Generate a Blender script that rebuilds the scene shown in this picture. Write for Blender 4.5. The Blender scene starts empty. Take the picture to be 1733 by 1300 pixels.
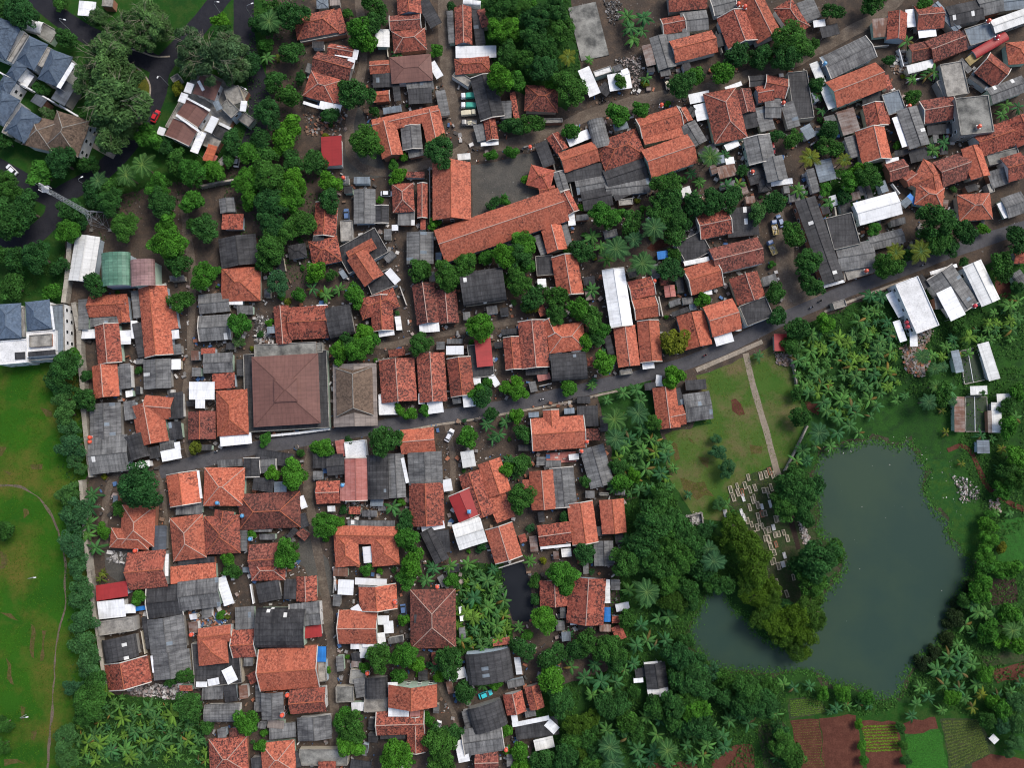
import bpy, math, random, hashlib
import numpy as np
from mathutils import Vector, noise
from mathutils.geometry import tessellate_polygon
R = math.radians
C = bpy.context.scene.collection
scene = bpy.context.scene
rnd = random.Random(7)

# ---------------------------------------------------------------- camera, sky, sun, exposure
CAM_H = 251.0; TILT = R(5.0); FOV = R(65.0)
FPX = 866.5 / math.tan(FOV / 2)
cam = bpy.data.cameras.new('camera'); camo = bpy.data.objects.new('camera', cam); C.objects.link(camo)
camo.location = (0, 0, CAM_H); camo.rotation_euler = (TILT, 0, 0)
cam.sensor_fit = 'HORIZONTAL'; cam.angle = FOV; cam.clip_end = 6000; cam.clip_start = 1
scene.camera = camo
SUN_EL, SUN_AZ = R(52), R(48)          # azimuth clockwise from +Y
world = bpy.data.worlds.new('World'); scene.world = world; world.use_nodes = True
wt = world.node_tree; bg = wt.nodes['Background']
sky = wt.nodes.new('ShaderNodeTexSky'); sky.sky_type = 'NISHITA'; sky.sun_disc = False
sky.sun_elevation = SUN_EL; sky.sun_rotation = SUN_AZ; sky.dust_density = 3.0; sky.air_density = 1.0
wt.links.new(sky.outputs[0], bg.inputs[0]); bg.inputs[1].default_value = 0.088
sun = bpy.data.lights.new('sun', 'SUN'); suno = bpy.data.objects.new('sun', sun); C.objects.link(suno)
sun.energy = 1.15; sun.angle = R(24); sun.color = (1.0, 0.95, 0.88)
sd = Vector((math.cos(SUN_EL) * math.sin(SUN_AZ), math.cos(SUN_EL) * math.cos(SUN_AZ), math.sin(SUN_EL)))
suno.rotation_euler = (-sd).to_track_quat('-Z', 'Y').to_euler(); suno.location = (0, 0, 120)
scene.view_settings.view_transform = 'Standard'; scene.view_settings.look = 'None'
scene.view_settings.exposure = 1.0; scene.view_settings.gamma = 1
scene.cycles.filter_width = 1.1; scene.cycles.max_bounces = 4; scene.cycles.diffuse_bounces = 2; scene.cycles.glossy_bounces = 2
scene.cycles.transparent_max_bounces = 4

# ---------------------------------------------------------------- pixel of the survey sheet -> place in the world
ct, st = math.cos(TILT), math.sin(TILT)
def unproj(px, py, z=0.0):
    dx = (px - 866.5) / FPX; dy = -(py - 650.0) / FPX
    wy = dy * ct + st; wz = dy * st - ct
    k = (z - CAM_H) / wz
    return Vector((dx * k, wy * k, z))
X0 = [0, 433, 867, 1299]; TS = 1733 / 434.0
def full(i, j, x, y):
    return (x, y) if i < 0 else (X0[i] + x / TS, 325 * j + y / 3.994)
MPP = (unproj(867, 650) - unproj(866, 650)).length

# ---------------------------------------------------------------- object helpers
def tag(o, label=None, cat=None, group=None, kind=None):
    if label: o['label'] = label
    if cat: o['category'] = cat
    if group: o['group'] = group
    if kind: o['kind'] = kind
    return o
def empty(name, loc, rz=0.0, sc=1.0):
    o = bpy.data.objects.new(name, None); C.objects.link(o)
    o.location = loc; o.rotation_euler = (0, 0, rz); o.scale = (sc, sc, sc); o.empty_display_size = 0.5
    return o
def link(name, mesh, parent=None):
    o = bpy.data.objects.new(name, mesh); C.objects.link(o)
    if parent: o.parent = parent
    return o
class MB:
    def __init__(s): s.v = []; s.f = []; s.uv = []; s.m = []; s.sh = []
    def face(s, pts, uv=None, mat=0, shade=1.0):
        b = len(s.v); s.v.extend(pts); s.f.append(tuple(range(b, b + len(pts))))
        s.uv.extend(uv if uv else [(p[0], p[1]) for p in pts]); s.m.append(mat); s.sh.append(shade)
    def idx(s, ids, uv, mat=0, shade=1.0):
        s.f.append(tuple(ids)); s.uv.extend(uv); s.m.append(mat); s.sh.append(shade)
    def box(s, c, ax, ay, az, mat=0, shade=1.0, bottom=True):
        c = Vector(c); P = [c + ax * i + ay * j + az * k for k in (-1, 1) for j in (-1, 1) for i in (-1, 1)]
        for q in ((4, 5, 7, 6), (0, 1, 5, 4), (2, 6, 7, 3), (0, 4, 6, 2), (1, 3, 7, 5)) + (((0, 2, 3, 1),) if bottom else ()):
            s.face([P[i] for i in q], None, mat, shade)
    def abox(s, x0, y0, z0, x1, y1, z1, mat=0, shade=1.0):
        s.box(((x0 + x1) / 2, (y0 + y1) / 2, (z0 + z1) / 2), Vector(((x1 - x0) / 2, 0, 0)), Vector((0, (y1 - y0) / 2, 0)), Vector((0, 0, (z1 - z0) / 2)), mat, shade)
    def tube(s, pts, rads, n=6, mat=0, shade=1.0, cap=True):
        rings = []
        for i, p in enumerate(pts):
            p = Vector(p); a = Vector(pts[max(i - 1, 0)]); b = Vector(pts[min(i + 1, len(pts) - 1)])
            d = (b - a).normalized(); h = Vector((0, 0, 1)) if abs(d.z) < .9 else Vector((1, 0, 0))
            e = d.cross(h).normalized(); g = e.cross(d); rr = rads[i] if hasattr(rads, '__len__') else rads
            base = len(s.v)
            for k in range(n):
                t = 2 * math.pi * k / n; s.v.append(p + (e * math.cos(t) + g * math.sin(t)) * rr)
            rings.append(base)
        for a, b in zip(rings, rings[1:]):
            for k in range(n):
                s.idx((a + k, a + (k + 1) % n, b + (k + 1) % n, b + k), [(0, 0)] * 4, mat, shade)
        if cap:
            s.idx([rings[-1] + k for k in range(n)], [(0, 0)] * n, mat, shade)
            s.idx([rings[0] + k for k in reversed(range(n))], [(0, 0)] * n, mat, shade)
    def mesh(s, name, mats, off=None, smooth=False):
        me = bpy.data.meshes.new(name)
        if off is not None: vs = [(p[0] - off[0], p[1] - off[1], p[2] - off[2]) for p in s.v]
        else: vs = [tuple(p) for p in s.v]
        me.from_pydata(vs, [], s.f)
        u = me.uv_layers.new(name='UVMap'); u.data.foreach_set('uv', np.array(s.uv, dtype=np.float32).ravel())
        at = me.attributes.new('shade', 'FLOAT', 'FACE'); at.data.foreach_set('value', np.array(s.sh, dtype=np.float32))
        for m in mats: me.materials.append(m)
        me.polygons.foreach_set('material_index', np.array(s.m, dtype=np.int32))
        if smooth: me.polygons.foreach_set('use_smooth', np.ones(len(s.f), dtype=bool))
        me.update(); return me
    def build(s, name, mats, parent=None, off=None, smooth=False):
        return link(name, s.mesh(name, mats if isinstance(mats, (list, tuple)) else [mats], off, smooth), parent)

# ---------------------------------------------------------------- materials
MATS = {}
class NT:
    def __init__(s, name):
        s.mat = bpy.data.materials.new(name); s.mat.use_nodes = True
        s.t = s.mat.node_tree; s.b = s.t.nodes['Principled BSDF']; s.b.inputs['Specular IOR Level'].default_value = 0.25
    def n(s, typ, **kw):
        d = s.t.nodes.new('ShaderNode' + typ)
        for k, v in kw.items():
            if k in ('operation', 'blend_type', 'data_type', 'feature', 'attribute_name', 'wave_type', 'bands_direction', 'noise_dimensions', 'distance'): setattr(d, k, v)
            else:
                i = d.inputs[int(k[1:])] if k[0] == 'i' and k[1:].isdigit() else d.inputs[k.replace('_', ' ')]
                if hasattr(v, 'is_output'): s.t.links.new(v, i)
                else: i.default_value = v
        return d
    def math(s, op, a, b=0.0, c=0.0):
        return s.n('Math', operation=op, i0=a, i1=b, i2=c).outputs[0]
    def mix(s, fac, a, b, mode='MIX'):
        d = s.t.nodes.new('ShaderNodeMix'); d.data_type = 'RGBA'; d.blend_type = mode
        for i, v in ((0, fac), (6, a), (7, b)):
            if hasattr(v, 'is_output'): s.t.links.new(v, d.inputs[i])
            else: d.inputs[i].default_value = (v if i == 0 else (*v, 1.0)[:4])
        return d.outputs[2]
    def ramp(s, fac, lo, hi):
        d = s.t.nodes.new('ShaderNodeMapRange'); d.clamp = True
        s.t.links.new(fac, d.inputs[0]); d.inputs[1].default_value = lo; d.inputs[2].default_value = hi
        return d.outputs[0]
    def noise(s, vec, scale, detail=3.0, rough=0.55):
        return s.n('TexNoise', Vector=vec, Scale=scale, Detail=detail, Roughness=rough).outputs[0]
    def objvec(s):
        tc = s.n('TexCoord'); oi = s.n('ObjectInfo')
        r = s.n('VectorMath', operation='SCALE', i0=(37.0, 91.0, 13.0)); s.t.links.new(oi.outputs['Random'], r.inputs['Scale'])
        return s.n('VectorMath', operation='ADD', i0=tc.outputs['Object'], i1=r.outputs[0]).outputs[0], oi.outputs['Random']
    def uvvec(s, su=1.0, sv=1.0):
        tc = s.n('TexCoord'); oi = s.n('ObjectInfo')
        r = s.n('VectorMath', operation='SCALE', i0=(31.0, 77.0, 5.0)); s.t.links.new(oi.outputs['Random'], r.inputs['Scale'])
        m = s.n('VectorMath', operation='MULTIPLY', i0=tc.outputs['UV'], i1=(su, sv, 1.0))
        return s.n('VectorMath', operation='ADD', i0=m.outputs[0], i1=r.outputs[0]).outputs[0]
    def shade(s): return s.n('Attribute', attribute_name='shade').outputs['Fac']
    def scale(s, col, f):
        d = s.n('VectorMath', operation='SCALE', i0=col); s.t.links.new(f, d.inputs['Scale']); return d.outputs[0]
    def out(s, col, rough=0.8, bump=None, bs=0.3, bd=0.1, spec=0.25, metal=0.0):
        s.t.links.new(col, s.b.inputs['Base Color']) if hasattr(col, 'is_output') else setattr(s.b.inputs['Base Color'], 'default_value', (*col, 1))
        if hasattr(rough, 'is_output'): s.t.links.new(rough, s.b.inputs['Roughness'])
        else: s.b.inputs['Roughness'].default_value = rough
        s.b.inputs['Specular IOR Level'].default_value = spec; s.b.inputs['Metallic'].default_value = metal
        if bump is not None:
            b = s.n('Bump', Height=bump, Strength=bs, Distance=bd); s.t.links.new(b.outputs[0], s.b.inputs['Normal'])
        return s.mat
def tile_mat(name, base, dark, pale, amt, fleck, stip):
    """clay tiles: every few tiles weathered, mossy or replaced differently"""
    t = NT(name); v, r = t.objvec()
    big = t.noise(v, 0.30, 4.0, 0.6)
    uvn = t.noise(t.uvvec(1.0, 0.30), 0.9, 3.0, 0.65)
    mid = t.noise(v, 1.15, 2.0, 0.6); fine = t.noise(t.uvvec(1.0, 0.75), 1.9, 2.0, 0.8)
    w = t.math('ADD', t.math('MULTIPLY', big, 0.55), t.math('MULTIPLY', uvn, 0.45))
    w = t.ramp(t.math('ADD', w, t.math('MULTIPLY', t.math('SUBTRACT', r, 0.5), 0.14)), 0.50 - amt, 0.66 - amt)
    c = t.mix(t.ramp(mid, 0.40, 0.62), base, tuple(x * 0.72 for x in base))
    c = t.mix(t.math('MULTIPLY', t.ramp(fine, 0.52, 0.64), fleck), c, pale)
    speck = t.ramp(fine, 0.50, 0.42)
    c = t.mix(t.math('MULTIPLY', speck, t.math('ADD', t.math('MULTIPLY', w, 0.9), stip)), c, dark)
    c = t.mix(t.math('MULTIPLY', w, t.math('MULTIPLY', t.ramp(mid, 0.30, 0.60), 0.55)), c, dark)
    relaid = t.math('MULTIPLY', t.ramp(t.noise(t.uvvec(0.6, 0.5), 0.42, 1.0, 0.4), 0.60, 0.66), 0.45)      # stretches relaid with newer tiles
    c = t.mix(relaid, c, tuple(min(1, x * 1.12) for x in base))
    r2 = t.math('FRACT', t.math('MULTIPLY', r, 7.31)); r3 = t.math('FRACT', t.math('MULTIPLY', r, 23.7))      # age and clay differ from house to house
    c = t.mix(t.math('MULTIPLY', r2, 0.22), c, (0.21, 0.085, 0.062)) if base[0] > base[2] * 2 else c
    c = t.scale(c, t.math('MULTIPLY', t.math('ADD', t.math('MULTIPLY', r3, 0.36), 0.85), t.shade()))
    return t.out(c, 0.85, t.math('ADD', fine, mid), 0.6, 0.12)
def sheet_mat(name, base, dark, pitch=1.75, cw=0.95, amt=0.0, rough=0.75, rib=0.35, metal=0.0, contrast=0.5):
    t = NT(name); v, r = t.objvec(); uv = t.uvvec()
    sep = t.n('SeparateXYZ', i0=t.n('TexCoord').outputs['UV'])
    u_, v_ = sep.outputs[0], sep.outputs[1]
    lap = t.ramp(t.math('FRACT', t.math('DIVIDE', v_, pitch)), 0.0, 0.22)          # painted shadow line plus caught dirt where the sheets lap
    seam = t.ramp(t.math('ABSOLUTE', t.math('SUBTRACT', t.math('FRACT', t.math('DIVIDE', u_, cw)), 0.5)), 0.0, 0.16)
    st_ = t.noise(t.uvvec(1.0, 0.16), 1.3, 4.0, 0.65)
    big = t.noise(v, 0.28, 3.0, 0.6); fine = t.noise(v, 2.6, 3.0, 0.7)
    w = t.ramp(t.math('ADD', t.math('ADD', t.math('MULTIPLY', st_, 0.5), t.math('MULTIPLY', big, 0.5)), t.math('MULTIPLY', r, 0.14)), 0.42 - amt, 0.72 - amt)
    c = t.mix(w, base, dark)
    c = t.mix(t.math('MULTIPLY', t.ramp(fine, 0.5, 0.75), contrast * 0.6), c, tuple(x * 0.6 for x in dark))
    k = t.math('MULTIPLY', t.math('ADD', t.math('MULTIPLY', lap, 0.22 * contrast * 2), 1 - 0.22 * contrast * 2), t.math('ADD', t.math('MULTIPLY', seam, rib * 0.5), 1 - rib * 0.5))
    k = t.math('MULTIPLY', k, t.math('MULTIPLY', t.shade(), t.math('ADD', t.math('MULTIPLY', r, 0.3), 0.84)))
    return t.out(t.scale(c, k), rough, fine, 0.25, 0.06, 0.3, metal)
def plain_mat(name, col, rough=0.7, var=0.25, metal=0.0, spec=0.3, sc=1.2):
    t = NT(name); v, r = t.objvec()
    n1 = t.noise(v, sc, 4.0, 0.6)
    k = t.math('MULTIPLY', t.math('ADD', t.math('MULTIPLY', n1, var * 2), 1 - var), t.shade())
    k = t.math('MULTIPLY', k, t.math('ADD', t.math('MULTIPLY', r, 0.16), 0.92))
    rgb = t.n('RGB'); rgb.outputs[0].default_value = (*col, 1)
    return t.out(t.scale(rgb.outputs[0], k), rough, None, spec=spec, metal=metal)
def conc_mat(name, base, dark, sc=0.5):
    t = NT(name); v, r = t.objvec()
    a = t.ramp(t.noise(v, sc, 5.0, 0.65), 0.38, 0.66); b = t.noise(v, 2.4, 3.0, 0.7)
    c = t.mix(a, base, dark); c = t.mix(t.math('MULTIPLY', t.ramp(b, 0.5, 0.8), 0.6), c, tuple(x * 0.5 for x in dark))
    return t.out(t.scale(c, t.math('MULTIPLY', t.shade(), t.math('ADD', t.math('MULTIPLY', r, 0.25), 0.88))), 0.85, b, 0.2, 0.05)
def leaf_mat(name, col, var=0.5, hue=(1.25, 1.05, 0.6)):
    t = NT(name); oi = t.n('ObjectInfo'); s = t.shade()
    a = t.mix(oi.outputs['Random'], col, (col[0] * hue[0], col[1] * hue[1], col[2] * hue[2]))
    return t.out(t.scale(a, t.math('MULTIPLY', s, t.math('ADD', t.math('MULTIPLY', oi.outputs['Random'], 0.3), 0.85))), 0.6, None, spec=0.07)

TILE = {'o': tile_mat('orange_tile', (0.48, 0.128, 0.072), (0.085, 0.032, 0.026), (0.60, 0.25, 0.16), -0.03, 0.42, 0.45),
        'r': tile_mat('rust_tile', (0.38, 0.094, 0.060), (0.042, 0.022, 0.021), (0.56, 0.23, 0.15), 0.05, 0.48, 0.62),
        'd': tile_mat('dark_tile', (0.235, 0.068, 0.05), (0.030, 0.019, 0.019), (0.42, 0.19, 0.135), 0.09, 0.5, 0.7),
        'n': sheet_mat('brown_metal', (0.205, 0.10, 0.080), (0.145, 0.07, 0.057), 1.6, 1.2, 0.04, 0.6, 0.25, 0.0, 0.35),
        'B': tile_mat('slate_tile', (0.090, 0.125, 0.175), (0.040, 0.055, 0.08), (0.17, 0.21, 0.26), -0.03, 0.25, 0.15),
        'D': tile_mat('brown_shingle', (0.155, 0.108, 0.078), (0.055, 0.040, 0.030), (0.22, 0.16, 0.115), 0.0, 0.35, 0.35)}
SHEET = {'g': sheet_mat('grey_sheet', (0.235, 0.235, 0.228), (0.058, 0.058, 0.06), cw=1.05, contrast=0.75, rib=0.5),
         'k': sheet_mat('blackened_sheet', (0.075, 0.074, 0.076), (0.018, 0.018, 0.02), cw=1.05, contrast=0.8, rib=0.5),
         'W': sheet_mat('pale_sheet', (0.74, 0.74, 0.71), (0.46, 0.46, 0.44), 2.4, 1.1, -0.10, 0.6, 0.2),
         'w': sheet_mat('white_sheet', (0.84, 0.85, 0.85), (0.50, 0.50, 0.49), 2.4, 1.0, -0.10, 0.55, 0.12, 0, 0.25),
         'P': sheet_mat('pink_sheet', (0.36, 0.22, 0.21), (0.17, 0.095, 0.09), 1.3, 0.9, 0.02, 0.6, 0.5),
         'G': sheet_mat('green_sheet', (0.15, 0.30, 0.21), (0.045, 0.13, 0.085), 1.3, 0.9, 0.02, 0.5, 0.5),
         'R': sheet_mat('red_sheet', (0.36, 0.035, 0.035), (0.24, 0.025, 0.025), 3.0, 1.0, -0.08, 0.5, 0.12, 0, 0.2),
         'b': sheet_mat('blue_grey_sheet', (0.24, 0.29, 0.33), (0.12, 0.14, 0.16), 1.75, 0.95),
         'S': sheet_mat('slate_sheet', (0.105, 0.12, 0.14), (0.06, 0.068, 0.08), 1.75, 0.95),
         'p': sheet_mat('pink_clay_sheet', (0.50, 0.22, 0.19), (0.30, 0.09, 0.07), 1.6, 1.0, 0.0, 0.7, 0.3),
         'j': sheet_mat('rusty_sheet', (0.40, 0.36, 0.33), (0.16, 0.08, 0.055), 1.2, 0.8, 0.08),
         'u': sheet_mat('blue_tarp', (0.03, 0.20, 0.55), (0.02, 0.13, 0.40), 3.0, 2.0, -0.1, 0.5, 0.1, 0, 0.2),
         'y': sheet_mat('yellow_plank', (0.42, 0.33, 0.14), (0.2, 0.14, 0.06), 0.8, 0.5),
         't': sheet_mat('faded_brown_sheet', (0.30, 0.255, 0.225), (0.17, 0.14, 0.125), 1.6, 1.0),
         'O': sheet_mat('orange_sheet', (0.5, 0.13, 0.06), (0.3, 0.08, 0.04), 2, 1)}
CONC = {'t': conc_mat('tan_concrete', (0.36, 0.34, 0.30), (0.16, 0.15, 0.135)), 'c': conc_mat('grey_concrete', (0.30, 0.295, 0.265), (0.075, 0.075, 0.07), 0.22),
        'w': conc_mat('white_concrete', (0.82, 0.82, 0.81), (0.62, 0.62, 0.61), 0.3)}
WALLS = [plain_mat('wall_' + n, c, 0.85) for n, c in (('cream', (0.52, 0.47, 0.37)), ('white', (0.66, 0.66, 0.64)), ('mint', (0.42, 0.55, 0.44)), ('sky', (0.42, 0.50, 0.56)), ('cement', (0.30, 0.29, 0.27)), ('brick', (0.30, 0.14, 0.09)))]
CAP_PALE = plain_mat('mortar_cap', (0.44, 0.30, 0.245), 0.85); CAP_TILE = plain_mat('clay_cap', (0.36, 0.11, 0.055), 0.85, 0.35)
COPING = plain_mat('coping_paint', (0.50, 0.47, 0.42), 0.8, 0.5)
GLASS = plain_mat('window_glass', (0.03, 0.035, 0.04), 0.12, 0.1, 0, 0.6); FRAMEW = plain_mat('white_paint', (0.75, 0.75, 0.74), 0.5, 0.08)
METAL = plain_mat('galvanised', (0.42, 0.44, 0.46), 0.45, 0.15, 0.4); BLACK = plain_mat('black_rubber', (0.02, 0.02, 0.02), 0.7, 0.1)
def paint(n, c): return plain_mat(n, c, 0.3, 0.04, 0, 0.5)
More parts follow.
